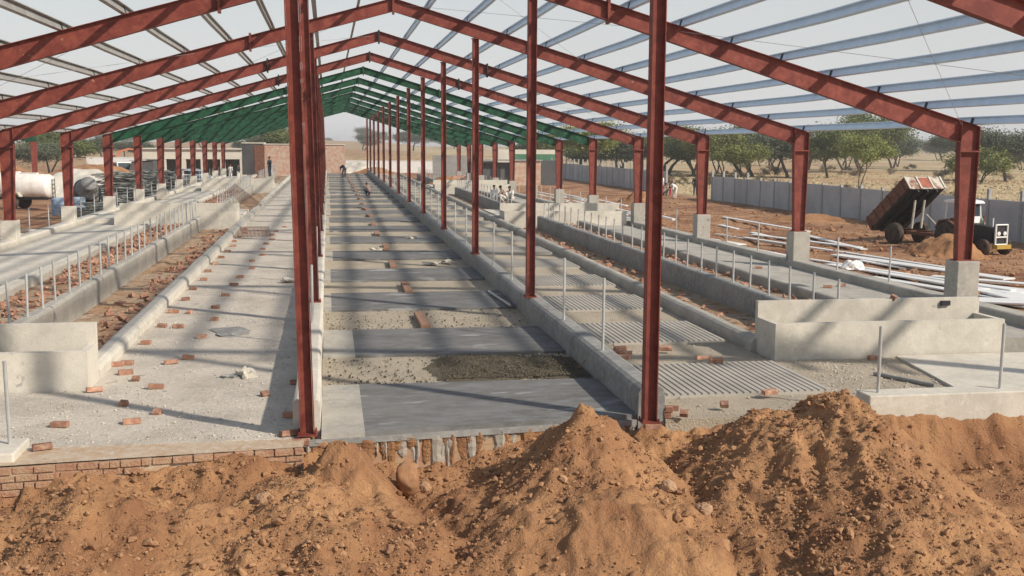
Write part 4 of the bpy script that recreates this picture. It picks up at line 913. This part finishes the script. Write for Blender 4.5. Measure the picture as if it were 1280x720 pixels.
# ------------------------------------------------------------------ tanker trailer
tk = empty('water_tanker', (-19.0, 71.6, -.25), radians(-16), 'dirty white water tank trailer on the left dirt yard', 'tank trailer')
prof = [(.02, -2.45), (.45, -2.42), (.66, -2.32), (.74, -2.2), (.74, 2.2), (.66, 2.32), (.45, 2.42), (.02, 2.45)]
MB().lathe(prof, 36, 'x', (0, 0, 1.42)).build('tank', mat('tank_paint', (.80, .79, .76), .5, (.66, .61, .53), 1.2, obj=True, fine=((.84, .82, .79), 3.)), tk, True)
MB().box(-1.2, 1.5, -.12, .12, 2.13, 2.24).build('walkway', 'white', tk); MB().tube((.2, 0, 2.1), (.2, 0, 2.3), .2).build('hatch', 'white', tk)
for s_ in (-1, 1):
    wheel(tk, .1, s_*.72, .48, .48, .3, 'wheel', 'rust', .5); MB().prism([(-.6, .8), (-.45, 1.05), (.65, 1.05), (.8, .8), (.75, .78), (.6, 1.0), (-.4, 1.0), (-.55, .78)], s_*.55, s_*.9).build('mudguard', 'sheet', tk)
b = MB()
for s_ in (-1, 1): b.box(-2.6, 2.3, s_*.35-.05, s_*.35+.05, .6, .74)
b.tube((-2.6, .35, .67), (-3.7, 0, .6), .05); b.tube((-2.6, -.35, .67), (-3.7, 0, .6), .05); b.build('chassis', 'black', tk)
b = MB()
for yy in (-.15, .15): b.tube((2.5, yy, .6), (2.5, yy, 1.9), .02)
for k in range(5): b.tube((2.5, -.15, .8+.25*k), (2.5, .15, .8+.25*k), .015)
b.build('ladder', 'black', tk)
# concrete mixer
mxr = empty('concrete_mixer', (-13.7, 66.2, -.2), radians(25), 'dusty tilting drum concrete mixer behind the left pedestals', 'concrete mixer')
dr = MB().lathe([(.35, -.62), (.62, -.5), (.66, -.05), (.62, .15), (.42, .62), (.44, .66)], 26, 'z').build('drum', 'conc_dark', mxr, True, (0, 0, 1.35), (radians(55), 0, 0))
MB().lathe([(.64, -.12), (.72, -.12), (.72, .04), (.64, .04)], 30, 'z').build('gear_ring', 'black', dr)
b = MB()
for xx in (-.75, .75): b.tube((xx, -.6, .1), (xx, 0, 1.35), .04); b.tube((xx, .6, .1), (xx, 0, 1.35), .04)
b.tube((-.75, .0, 1.35), (.75, 0, 1.35), .035); b.tube((-.75, -.6, .15), (.75, -.6, .15), .04); b.tube((-.75, .6, .15), (.75, .6, .15), .04); b.build('frame', 'black', mxr)
MB().prism([(.3, .2), (1.5, 1.2), (1.62, 1.1), (.5, .1)], -.35, .35).build('loading_hopper', 'conc_dark', mxr)
for s_ in (-1, 1): wheel(mxr, s_*.8, .0, .28, .28, .14, 'wheel', 'rust')
# blue drums
for k, (x, y, lb) in enumerate(((-14.6, 63.2, 'faded blue plastic drum left of the mixer, nearer one'), (-13.75, 64.2, 'faded blue plastic drum right in front of the mixer'))):
    r_ = .36; d_ = MB().lathe([(r_*.9, 0), (r_, .05), (r_, .28), (r_*1.05, .31), (r_, .34), (r_, .6), (r_*1.05, .63), (r_, .66), (r_, .9), (r_*.86, .96)], 24).build('plastic_drum', 'blue', loc=(x, y, -.15)); tag(d_, lb, 'drum')
# scaffold piles
def tubepile(x, y, n, L_, sp, lb, h=1.2):
    b = MB()
    for k in range(n):
        z = .06+h*random.random()**1.2; wd = sp*(1.1-z/(h*1.25)); ox, oy = random.gauss(0, wd*.45), random.gauss(0, .5); an = random.gauss(0, .22) if random.random() < .8 else random.uniform(-1.2, 1.2); t_ = random.gauss(0, .09)
        v = Vector((cos(an)*cos(t_), sin(an)*cos(t_), sin(t_)))*L_*random.uniform(.3, .55); c = Vector((ox, oy, z)); b.tube(c-v, c+v, random.choice((.025, .03, .045)), n=6)
    for k in range(n//8): s_ = random.uniform(.1, .28); b.box(-s_, s_, -s_, s_, 0, .05, Matrix.Rotation(random.uniform(0, 3), 3, 'Z') @ Matrix.Rotation(random.gauss(0, .6), 3, 'X'), (random.gauss(0, sp*.5), random.gauss(0, .5), h*random.random()*.8))
    o = b.build('scaffold_pile', mat('dusty_steel', (.30, .31, .28), .8, (.16, .17, .16), 3., rnd=.1) if 'dusty_steel' not in bpy.data.materials else bpy.data.materials['dusty_steel'], loc=(x, y, gh(x, y))); return tag(o, lb, 'scaffold pile')
tubepile(-12.6, 63.5, 60, 2.2, 1.0, 'low heap of grey steel props beside the concrete mixer', .8)
tubepile(-13.6, 77.5, 190, 3.0, 1.9, 'largest heap of grey scaffold tubes behind the left columns', 2.1)
tubepile(-13.2, 87, 190, 3.0, 2.0, 'heap of grey scaffold tubes farther back behind the left columns', 2.0)
tubepile(-12.8, 96.5, 60, 2.2, 1.2, 'small far heap of scaffold tubes near the upright white barrow', 1.0)
tubepile(-10.0, 75.5, 26, 1.2, .6, 'small jumble of steel scrap on the left outer lane', .4)
tag(MB().lathe([(.35, 0), (.38, .05), (.38, .5), (.33, .55)], 20, 'y').build('barrel', 'sheet', loc=(-10.4, 72.2, .62)), 'pale barrel lying on its side on the left outer lane', 'barrel')
# ------------------------------------------------------------------ yard behind left
def building_box(b, x0, x1, y0, y1, z0, z1): b.box(x0, x1, y0, y1, z0, z1)
ws = empty('white_shed', (gY(180, 214, 142).x, 142, .2), 0, 'long white shed with dark open bays behind the left columns', 'shed'); x0 = ws.location.x; x1 = gY(303, 214, 142).x-x0
MB().box(-.3, x1+.2, 0, .3, 1.75, 2.95).build('fascia', 'cream', ws); MB().box(-.3, x1+.2, -.3, 6.2, 2.96, 3.1).build('roof', 'cream', ws)
nb = 5; 
for k in range(nb+1): MB().box(x1*k/nb-.3, x1*k/nb+.3, .02, .4, -.5, 1.748).build('pillar', 'cream', ws)
MB().box(-.3, x1+.2, 5.9, 6.1, -.5, 2.9).build('rear_wall', 'conc_dark', ws)
for s_ in (0, x1): MB().box(s_-.1, s_+.1, .45, 5.88, -.5, 2.9).build('side_wall', 'cream', ws)
bx = gY(302, 214, 130).x
bk = empty('dark_metal_shed', (bx, 131, .3), 0, 'dark ribbed metal shed left of the brick room', 'shed'); wd = gY(330, 214, 131).x-bx+.1
m_ = MB(); 
for k in range(14): m_.box(wd*k/14, wd*(k+.5)/14, -.04, 0, 0, 3.6)
m_.box(0, wd, 0, 3, 0, 3.6); m_.build('ribbed_wall', 'dark', bk)
dpn = MB().box(wd*.55, wd, -.09, -.045, 0, 3.4).build('rusty_sheet', 'rust', bk)
m_ = MB(); 
for k in range(9): m_.box(wd*k/9, wd*k/9+.3, -.1, 3, 3.602, 3.75)
m_.build('roof', 'sheet', bk)
x0, x1 = gY(331, 214, 131).x, gY(431, 214, 131).x
br = empty('brick_room', (x0, 131, .45), 0, 'unplastered brick room with pale top edge at the far end of the barn', 'brick room')
MB().box(0, x1-x0, 0, .25, -.3, 3.35).build('wall', 'brickwall', br); MB().box(0, .25, .252, 4.5, -.3, 3.35).build('wall', 'brickwall', br); MB().box(x1-x0-.25, x1-x0, .252, 4.5, -.3, 3.35).build('wall', 'brickwall', br)
MB().box(-.1, x1-x0+.1, -.1, 4.6, 3.352, 3.45).build('roof', 'cream', br)
# far white walls
def lowwall(u0, u1, v, Y, zt, m, lb, th=.25, z0=-.5): 
    xa, xb = gY(u0, v, Y).x, gY(u1, v, Y).x; o = MB().box(0, xb-xa, 0, th, z0, zt)
    o.box(-.02, xb-xa+.02, -.03, th+.03, zt, zt+.08); return tag(o.build('boundary_wall', m, loc=(xa, Y, 0)), lb, 'wall')
lowwall(432, 560, 202, 170, 1.4, 'white', 'long low white wall beyond the far end of the central lane')
lowwall(108, 180, 203, 150, 2.0, 'white', 'low white wall behind the scaffold heaps on the left')
# grey sand heaps
heap(gY(455, 213, 140).x, 140, 3.6, 1.5, 'conc_light', 'pale sand heap at the far end of the central lane', .3, cat='sand heap', seed=5)
heap(gY(470, 213, 133).x, 132, 2.2, .75, 'soil', 'small brown soil heap in front of the far pale sand heap', .5, seed=6)
heap(gY(107, 235, 92).x, 92, 4.6, 2.1, 'conc_light', 'big pale sand heap behind the concrete mixer', cat='sand heap', seed=7)
heap(gY(112, 216, 120).x, 122, 5.5, 2.0, 'soil', 'reddish soil heap behind the big pale sand heap', seed=8)
heap(gY(-5, 210, 110).x, 112, 5, 2.3, 'soil', 'red soil heap at the left edge behind the tank trailer', seed=9)
heap(gY(528, 212, 110).x, 108, 2.6, 1.3, 'conc_light', 'pale sand heap beyond the right stalls at the far end', cat='sand heap', seed=10)
heap(gY(558, 222, 90).x, 92, 1.4, .9, 'soil', 'dark small soil heap between the far right troughs', .4, seed=12)
heap(gY(582, 214, 118).x, 119, 2.6, .9, 'brick', 'heap of orange bricks near the far right columns', cat='brick heap', seed=13, amp=.8)
# side shed frames on the left
sf = empty('shed_frame', (gY(44, 205, 100).x, 100, -.3), 0, 'small shed frame with red columns and green beam behind the tank trailer', 'shed frame')
MB().prism([(-.22, 0), (.1, 0), (.22, 4.2), (-.3, 4.2)], -.1, .1).build('column', 'red', sf); MB().prism([(-5.7, 0), (-5.4, 0), (-5.3, 4.2), (-5.8, 4.2)], -.1, .1).build('column', 'red', sf)
MB().prism([(.2, 4.2), (.2, 4.65), (-2.8, 5.0), (-5.8, 4.65), (-5.8, 4.2), (-5.2, 4.2), (-2.8, 4.6), (-.5, 4.25)], -.09, .09).build('beam', 'green', sf)
MB().prism([(-1.9, 0), (-1.6, 0), (-1.6, 4.3), (-1.95, 4.3)], -.1, .1).build('column', 'red', sf)
# excavator
ex = empty('excavator', (gY(138, 200, 185).x, 185, .3), radians(0), 'orange excavator with folded arm on the far dirt field', 'excavator'); ex.scale = (.62, .62, .62)
for s_ in (-1, 1): MB().prism([(-1.6, .2), (-1.3, 0), (1.3, 0), (1.6, .2), (1.6, .6), (1.3, .8), (-1.3, .8), (-1.6, .6)], s_*1.1-.25, s_*1.1+.25).build('track', 'black', ex)
MB().prism([(-1.9, .85), (1.4, .85), (1.4, 1.7), (-.2, 1.9), (-1.9, 1.8)], -1.1, 1.1).build('body', 'excav', ex); cb = MB().prism([(.2, 1.9), (1.3, 1.75), (1.2, 2.8), (.3, 2.9)], .2, 1.1).build('cab', 'excav', ex); MB().prism([(.4, 2.), (1.2, 1.95), (1.12, 2.65), (.45, 2.7)], .15, .19).build('window', 'glass', cb)
bmx = MB().prism([(1.2, 1.6), (2.2, 3.9), (4.6, 4.6), (6.2, 4.3), (6.2, 4.0), (4.6, 4.15), (2.6, 3.5), (1.7, 1.6)], -.25, .25); bmx.build('boom', 'excav', ex)
MB().prism([(5.9, 4.5), (6.6, 4.4), (6.5, 2.2), (6.1, 2.2)], -.2, .2).build('arm', 'excav', ex); MB().prism([(6.6, 2.3), (5.6, 2.2), (5.2, 1.5), (6.1, 1.2)], -.5, .5).build('bucket', 'excav', ex)
# car + van
def car(loc, rz_, lb, m_, cat, h=1.45, van=False):
    c = empty('parked_car' if not van else 'parked_van', loc, rz_, lb, cat)
    P = [(-2., .3), (-2., .85), (-1.6, .95), (-1.15, h), (.35, h+.02), (1.0, .98), (1.9, .85), (2.02, .55), (2., .3)] if not van else [(-2., .3), (-2., h), (1.3, h), (1.7, 1.0), (2.0, .95), (2., .3)]
    MB().prism(P, -.82, .82).build('body', m_, c, bevel=.06)
    G = [(-1.4, .98), (-1.08, h-.08), (.3, h-.07), (.8, 1.0)] if not van else [(.2, 1.0), (.2, h-.15), (1.2, h-.15), (1.5, 1.02)]
    for s_ in (-1, 1): MB().prism(G, s_*.825, s_*.835).build('side_window', 'glass', c)
    MB().prism([(.42, h-.06), (.98, 1.02), (1.0, 1.03), (.44, h-.04)] if not van else [(1.34, h-.12), (1.69, 1.05), (1.72, 1.06), (1.37, h-.1)], -.7, .7).build('windscreen', 'glass', c)
    for s_ in (-1, 1):
        for xx in (-1.25, 1.3): wheel(c, xx, s_*.74, .31, .31, .2)
        MB().box(1.95, 2.04, s_*.62-.14, s_*.62+.14, .62, .76).build('headlight', 'white', c)
    MB().box(1.98, 2.06, -.4, .4, .42, .6).build('grille', 'black', c)
    return c
car(Vector((gY(238, 214, 108).x, 108, .0)), radians(-35), 'blue-grey car parked before the white shed', 'carblue', 'car')
car(Vector((gY(150, 214, 128).x, 128, -.1)), radians(-60), 'white van with dark windscreen near the low white wall', 'white', 'van', 1.9, True)
sx0 = gY(168, 210, 122).x; tent = empty('grey_lean_to', (sx0, 124, 0), 0, 'dark grey sheeted lean-to beside the white van', 'lean-to'); MB().prism([(-1.3, -.4), (1.6, -.4), (1.6, 2.0), (-.6, 1.9)], 0, 3.).build('sheeting', 'dark', tent); MB().prism([(-.8, 1.95), (1.7, 2.08), (1.7, 2.14), (-.8, 2.02)], -.2, 3.2).build('roof', 'conc_dark', tent)
# steel cage / barrow near
cg = MB()
for xx in (0, 1.6):
    for yy in (0, .8): cg.tube((xx, yy, 0), (xx, yy, 1.3), .03)
for zz in (.5, .9, 1.3):
    for yy in (0, .8): cg.tube((0, yy, zz), (1.6, yy, zz), .025)
    for xx in (0, 1.6): cg.tube((xx, 0, zz), (xx, .8, zz), .025)
tag(cg.build('steel_cage', 'white', loc=(gY(228, 215, 100).x, 100, .2)), 'white tubular steel cage in front of the blue-grey car', 'cage')
# ------------------------------------------------------------------ right back: hut, walls, sheet fence
hx0, hx1 = gY(641, 220, 112).x, gY(676, 220, 112).x
ht = empty('brick_hut', (hx0, 112, -.3), 0, 'small brick hut with dark doorway beyond the right columns', 'hut'); w_ = hx1-hx0
MB().box(0, w_, 0, .2, 0, 2.55).build('wall', 'brickwall', ht); MB().box(-4.2, 0, 0.6, .8, 0, 2.4).build('wall', 'dark', ht); MB().box(w_-.2, w_, .2, 3.4, 0, 2.55).build('wall', 'brickwall', ht)
MB().box(-4.3, w_+.15, -.15, 3.5, 2.552, 2.68).build('roof', 'conc_dark', ht); MB().box(-2.2, -1.2, .55, .59, 0, 1.9).build('door', 'black', ht)
tag(MB().box(0, gY(704, 200, 116).x-gY(676, 200, 116).x, 0, 4, -.5, 2.35).build('dark_shed', 'dark', loc=(gY(676, 200, 116).x, 116, -.1)), 'dark low shed right of the brick hut', 'shed')
tag(MB().box(0, gY(618, 200, 124).x-gY(600, 200, 124).x, 0, 3, -.5, 2.3).build('dark_shed', 'dark', loc=(gY(600, 200, 124).x, 124, -.1)), 'small dark block shed left of the brick hut', 'shed')
tag(MB().box(0, gY(601, 200, 136).x-gY(541, 200, 136).x, 0, .3, -.5, 2.6).build('boundary_wall', 'conc_dark', loc=(gY(541, 200, 136).x, 136, 0)), 'grey wall behind the far right columns', 'wall')
tag(MB().box(0, 1., 0, .8, 0, 1.7).build('water_tank', 'blue', loc=(gY(604, 214, 115).x, 115, -.2), bevel=.1), 'blue upright plastic tank left of the brick hut', 'tank')
fx0, fx1 = gY(640, 195, 150).x, gY(697, 195, 150).x; fm = MB(); n_ = 60
for k in range(n_): fm.box((fx1-fx0)*k/n_, (fx1-fx0)*(k+.6)/n_, 0, .04, 0, 2.4)
fm.box(0, fx1-fx0, .041, .08, 0, 2.4); tag(fm.build('sheet_fence', 'greensheet', loc=(fx0, 150, .3)), 'pale green corrugated sheet fence beyond the brick hut', 'fence')
tag(MB().box(0, fx1-fx0+3, 0, .3, -.5, 3.3).build('boundary_wall', 'cream', loc=(fx0-1, 156, 0)), 'pale wall rising behind the green sheet fence', 'wall')
# ------------------------------------------------------------------ trees
def tree_mesh(seed, h, spread, trunk, nl, lsz, flat=.6, lean=.1, multi=1, crown0=.35, gap=.5):
    r = random.Random(seed); b = MB(); tips = []
    def branch(p, d, L_, r_, lvl):
        n = 3; q = p.copy(); dd = d.copy()
        for k in range(n):
            dd = (dd+Vector((r.gauss(0, .14), r.gauss(0, .14), r.gauss(0, .06)))).normalized(); q2 = q+dd*L_/n; b.tube(q, q2, r_*(1-.28*k/n), r_*(1-.28*(k+1)/n), 6 if lvl < 2 else 4, cap=False); q = q2
        if lvl >= 3 or r_ < .01: tips.append((q, L_)); return
        for k in range(r.choice((3, 3, 4))):
            a = r.uniform(0, 2*pi); t_ = r.uniform(.35, .95); nd = (dd*cos(t_)+Vector((cos(a), sin(a), .15))*sin(t_)); nd.z *= (1 if lvl < 1 else flat); nd.normalize(); branch(q, nd, L_*r.uniform(.55, .85), r_*.58, lvl+1)
        if lvl >= 1: tips.append((q, L_))
    for m_ in range(multi):
        a = r.uniform(0, 6.28); d = Vector((cos(a)*(lean+.25*(multi > 1)), sin(a)*(lean+.25*(multi > 1)), 1)).normalized(); branch(Vector((0, 0, -.2)), d, h*crown0, trunk/(multi**.5), 0)
    P = np.array([t[0] for t in tips]); zmax = P[:, 2].max(); sc = h/zmax*.93; hr = np.sqrt(P[:, 0]**2+P[:, 1]**2).max(); sh = spread/hr
    b.v = [(v[0]*(sh if v[2] > h*.0 else 1), v[1]*sh, v[2]*sc) for v in b.v]; P = P*np.array([sh, sh, sc])
    lv = []; lf = []; n = 0; rr = np.random.default_rng(seed)
    per = max(1, nl//len(P))
    for p in P:
        cs = rr.uniform(.3, .7)*spread*.31*(1 if rr.random() > gap*.3 else .3)
        k_ = int(per*rr.uniform(.05, 2.1)); off = rr.normal(0, 1, (k_, 3))*np.array([cs, cs, cs*.5]); c = p+off*np.array([1, 1, 1.35])
        for q in c:
            if q[2] < h*.12: continue
            u = rr.normal(0, 1, 3); u /= np.linalg.norm(u); v = np.cross(u, rr.normal(0, 1, 3)); v /= np.linalg.norm(v)+1e-6; s_ = lsz*rr.uniform(.5, 1.3)
            lv += [tuple(q-u*s_), tuple(q+v*s_*.45), tuple(q+u*s_), tuple(q-v*s_*.45)]; lf.append((n, n+1, n+2, n+3)); n += 4
    return b, lv, lf
VAR = {}
def tree_var(key, leaf, *a, **k):
    b, lv, lf = tree_mesh(*a, **k)
    root = empty('tree', (0, 0, 0)); t_ = b.build('trunk', 'bark', root)
    me = bpy.data.meshes.new('crown'); me.from_pydata(lv, [], lf); me.materials.append(M[leaf]); c = bpy.data.objects.new('crown', me); COL.objects.link(c); c.parent = root
    VAR[key] = [root, a[1], a[2], False]
tree_var('acacia', 'leaf_g', 1, 6., 3.4, .16, 25080, 0.117, flat=.6, multi=2)
tree_var('acacia2', 'leaf_y', 2, 5.5, 2.9, .13, 20900, 0.108, flat=.7, multi=2, gap=.9)
tree_var('umbrella', 'leaf_d', 3, 5.5, 3.6, .13, 22990, 0.108, flat=.35, multi=1, crown0=.42)
tree_var('dense', 'leaf_d', 4, 6., 3.6, .18, 25080, 0.135, flat=.8, multi=2, crown0=.25)
tree_var('big', 'leaf_g', 5, 8., 4.8, .22, 29260, 0.153, flat=.7, multi=1, crown0=.36)
tree_var('bush', 'leaf_y', 6, 3., 2.0, .07, 7000, .11, flat=.8, multi=3, crown0=.2)
tree_var('scrub', 'dry', 7, 1.6, 1.3, .03, 1600, .07, flat=.8, multi=3, crown0=.3)
def plant_tree(key, x, y, h, label=None, group=None, z=None, wid=1., cat='tree', rz_=None):
    v = VAR[key]
    if not v[3]: o = v[0]; v[3] = True
    else: o = copy_tree(v[0])
    s = h/v[1]; o.location = (x, y, (gh(x, y) if z is None else z)-.05); o.scale = (s*wid, s*wid, s); o.rotation_euler = (0, 0, random.uniform(0, 6.28) if rz_ is None else rz_)
    if cat == 'bush': o.name = 'bush'
    tag(o, label, cat, group); return o
TL = [(722, 206, 176, 'dense', 1.4, 'dark tree behind the far precast wall, leftmost of the near tree belt', 170), (748, 206, 172, 'acacia', 1.4, 'olive tree behind the far wall left of the slim red column', 165), (775, 207, 168, 'dense', 1.4, 'dark grey-green tree behind the far wall posts', 160),
      (835, 210, 160, 'big', 1.3, 'tall yellow-green tree just right of the near right column', 160), (868, 211, 160, 'acacia', 1.5, 'wide olive tree behind the wall gap', 150), (905, 214, 163, 'acacia2', 1.5, 'bright yellow-green tree right of the wall gap', 145), (942, 212, 158, 'big', 1.3, 'wide yellow-green tree before the dark many-stemmed tree', 150),
      (934, 217, 180, 'acacia2', 1.5, 'low light green tree standing close behind the precast wall', 118), (985, 222, 166, 'umbrella', 1.5, 'dark tree with several thin trunks in the dry field', None), (1035, 223, 164, 'acacia', 1.35, 'green tree with a bare forked trunk behind the far red column', None), (1078, 216, 146, 'big', 1.3, 'tallest round green tree behind the dry field', None),
      (1074, 235, 172, 'acacia2', 1.0, 'slender light green tree just behind the precast wall', None), (1115, 211, 173, 'dense', 1.4, 'greyish tree farther back in the haze', None), (1197, 214, 166, 'umbrella', 1.5, 'large grey-green tree behind the rightmost red column', None), (1222, 229, 190, 'bush', 1.3, 'bright green bushy tree right of the rightmost red column', None),
      (1257, 226, 168, 'umbrella', 1.25, 'umbrella-shaped tree with one leaning trunk at the right edge', None), (1276, 214, 186, 'dense', 1.3, 'grey bushy tree behind the umbrella-shaped tree', 200), (1010, 212, 172, 'dense', 1.4, 'dark tree filling the gap behind the far red column', 190), (1055, 212, 168, 'dense', 1.2, 'dark green tree left of the tallest tree', 190)]
for u, vb, vt, key, wd, lb, Yf in TL:
    p = gz(u, vb, -.3) if Yf is None else gY(u, vb, Yf); d_ = sqrt(p.x**2+p.y**2); h = (vb-vt)/FPX*d_*1.02
    if Yf is not None: h = (gY(u, vt, Yf).z-gh(p.x, p.y))
    plant_tree(key, p.x, p.y, h, lb, None, None, wd)
for k in range(9):
    u = 672+k*38+random.uniform(-9, 9); Yf = random.uniform(125, 190); p = gY(u, 205, Yf)
    if p.x < 34: continue
    plant_tree(random.choice(('acacia', 'big', 'acacia2', 'dense')), p.x, p.y, random.uniform(5.2, 7.6), 'thorn tree in the dense belt close behind the far precast wall', 'thorn trees in the belt behind the wall', None, random.uniform(1.3, 1.7))
TLL = [(-6, 190, 168, 'big', 1.2, 150, 'green tree cut off at the left edge behind the shed frame'), (62, 192, 163, 'acacia', 1.5, 150, 'large yellow-green tree behind the tank trailer'), (42, 192, 176, 'umbrella', 1.2, 140, 'small grey tree inside the shed frame outline'), (100, 192, 174, 'dense', 1.7, 230, 'dark grey tree left of the second left column'), (128, 192, 172, 'dense', 1.4, 230, 'dark grey tree right of the second left column'),
       (155, 190, 175, 'umbrella', 1.6, 235, 'grey hazy tree above the orange excavator'), (176, 190, 177, 'dense', 1.4, 240, 'hazy tree right of the orange excavator'), (355, 184, 160, 'big', 1.5, 175, 'large green tree rising behind the brick room'), (330, 184, 171, 'dense', 1.4, 175, 'lower grey tree behind the dark metal shed'), (300, 186, 176, 'dense', 1.4, 260, 'hazy tree above the white shed roof')]
for u, vb, vt, key, wd, Yf, lb in TLL:
    p = gY(u, vb, Yf); plant_tree(key, p.x, p.y, gY(u, vt, Yf).z-gh(p.x, p.y), lb, None, None, wd)
# far belt of hazy trees, each its own copy without parts
far_c = 0
for k in range(95):
    Yf = random.uniform(420, 950); u = random.uniform(-60, 1340); p = gY(u, 186, Yf); key = random.choice(('dense', 'umbrella', 'acacia', 'big'))
    if 560 < u < 700 and Yf < 500: continue
    o = plant_tree(key, p.x, p.y, random.uniform(4, 10), 'hazy grey-green tree in the distant belt along the horizon', 'distant trees along the horizon', None, random.uniform(1.1, 1.8))
for k in range(16):
    Yf = random.uniform(200, 330); u = random.choice((random.uniform(1000, 1340), random.uniform(700, 1340))); p = gY(u, 200, Yf)
    plant_tree(random.choice(('dense', 'umbrella', 'acacia')), p.x, p.y, random.uniform(4.5, 7), 'mid-distance thorn tree standing in the dry field behind the wall trees', 'mid-distance thorn trees', None, random.uniform(1.1, 1.5))
for k in range(46):
    u = random.uniform(700, 1300); Yf = random.uniform(70, 190); p = gY(u, 200, Yf)
    if p.x < 33: continue
    plant_tree('scrub', p.x, p.y, random.uniform(.5, 1.5), 'dry brown scrub bush in the grass field beyond the wall', 'dry scrub bushes in the field', None, 1.2, 'bush')
# dry grass tufts: uncountable
b = MB(); 
for k in range(16000):
    x = random.uniform(31, 110); y = random.uniform(35, 170)
    if x < 31+0*y: continue
    z = -.36; h = random.uniform(.06, .20); w_ = random.uniform(.05, .16); a = random.uniform(0, 3.14); dx, dy = cos(a)*w_, sin(a)*w_
    b.add([(x-dx, y-dy, z), (x+dx, y+dy, z), (x+dx*1.3+.05, y+dy*1.3, z+h), (x-dx*.9, y-dy*.9+.1, z+h*.8)], [(0, 1, 2, 3)])
me = bpy.data.meshes.new('dry_grass'); me.from_pydata(b.v, [], b.f); me.materials.append(mat('dry_grass_blade', (.46, .37, .22), .95, (.38, .30, .18), .8)); o = bpy.data.objects.new('dry_grass', me); COL.objects.link(o); tag(o, 'dry pale grass covering the field beyond the precast wall', 'grass', kind='stuff')
# ------------------------------------------------------------------ haze
hz = MB().box(-850, 1450, -55, 2900, -4, 24); ho = hz.build('haze', 'white'); tag(ho, kind='stuff')
hm = bpy.data.materials.new('haze_air'); hm.use_nodes = True; nt = hm.node_tree; nt.nodes.clear(); out = nt.nodes.new('ShaderNodeOutputMaterial'); pv = nt.nodes.new('ShaderNodeVolumePrincipled'); pv.inputs['Color'].default_value = (.90, .92, .94, 1); pv.inputs['Density'].default_value = .00055; pv.inputs['Anisotropy'].default_value = .0
nt.links.new(pv.outputs[0], out.inputs['Volume']); ho.data.materials.clear(); ho.data.materials.append(hm)
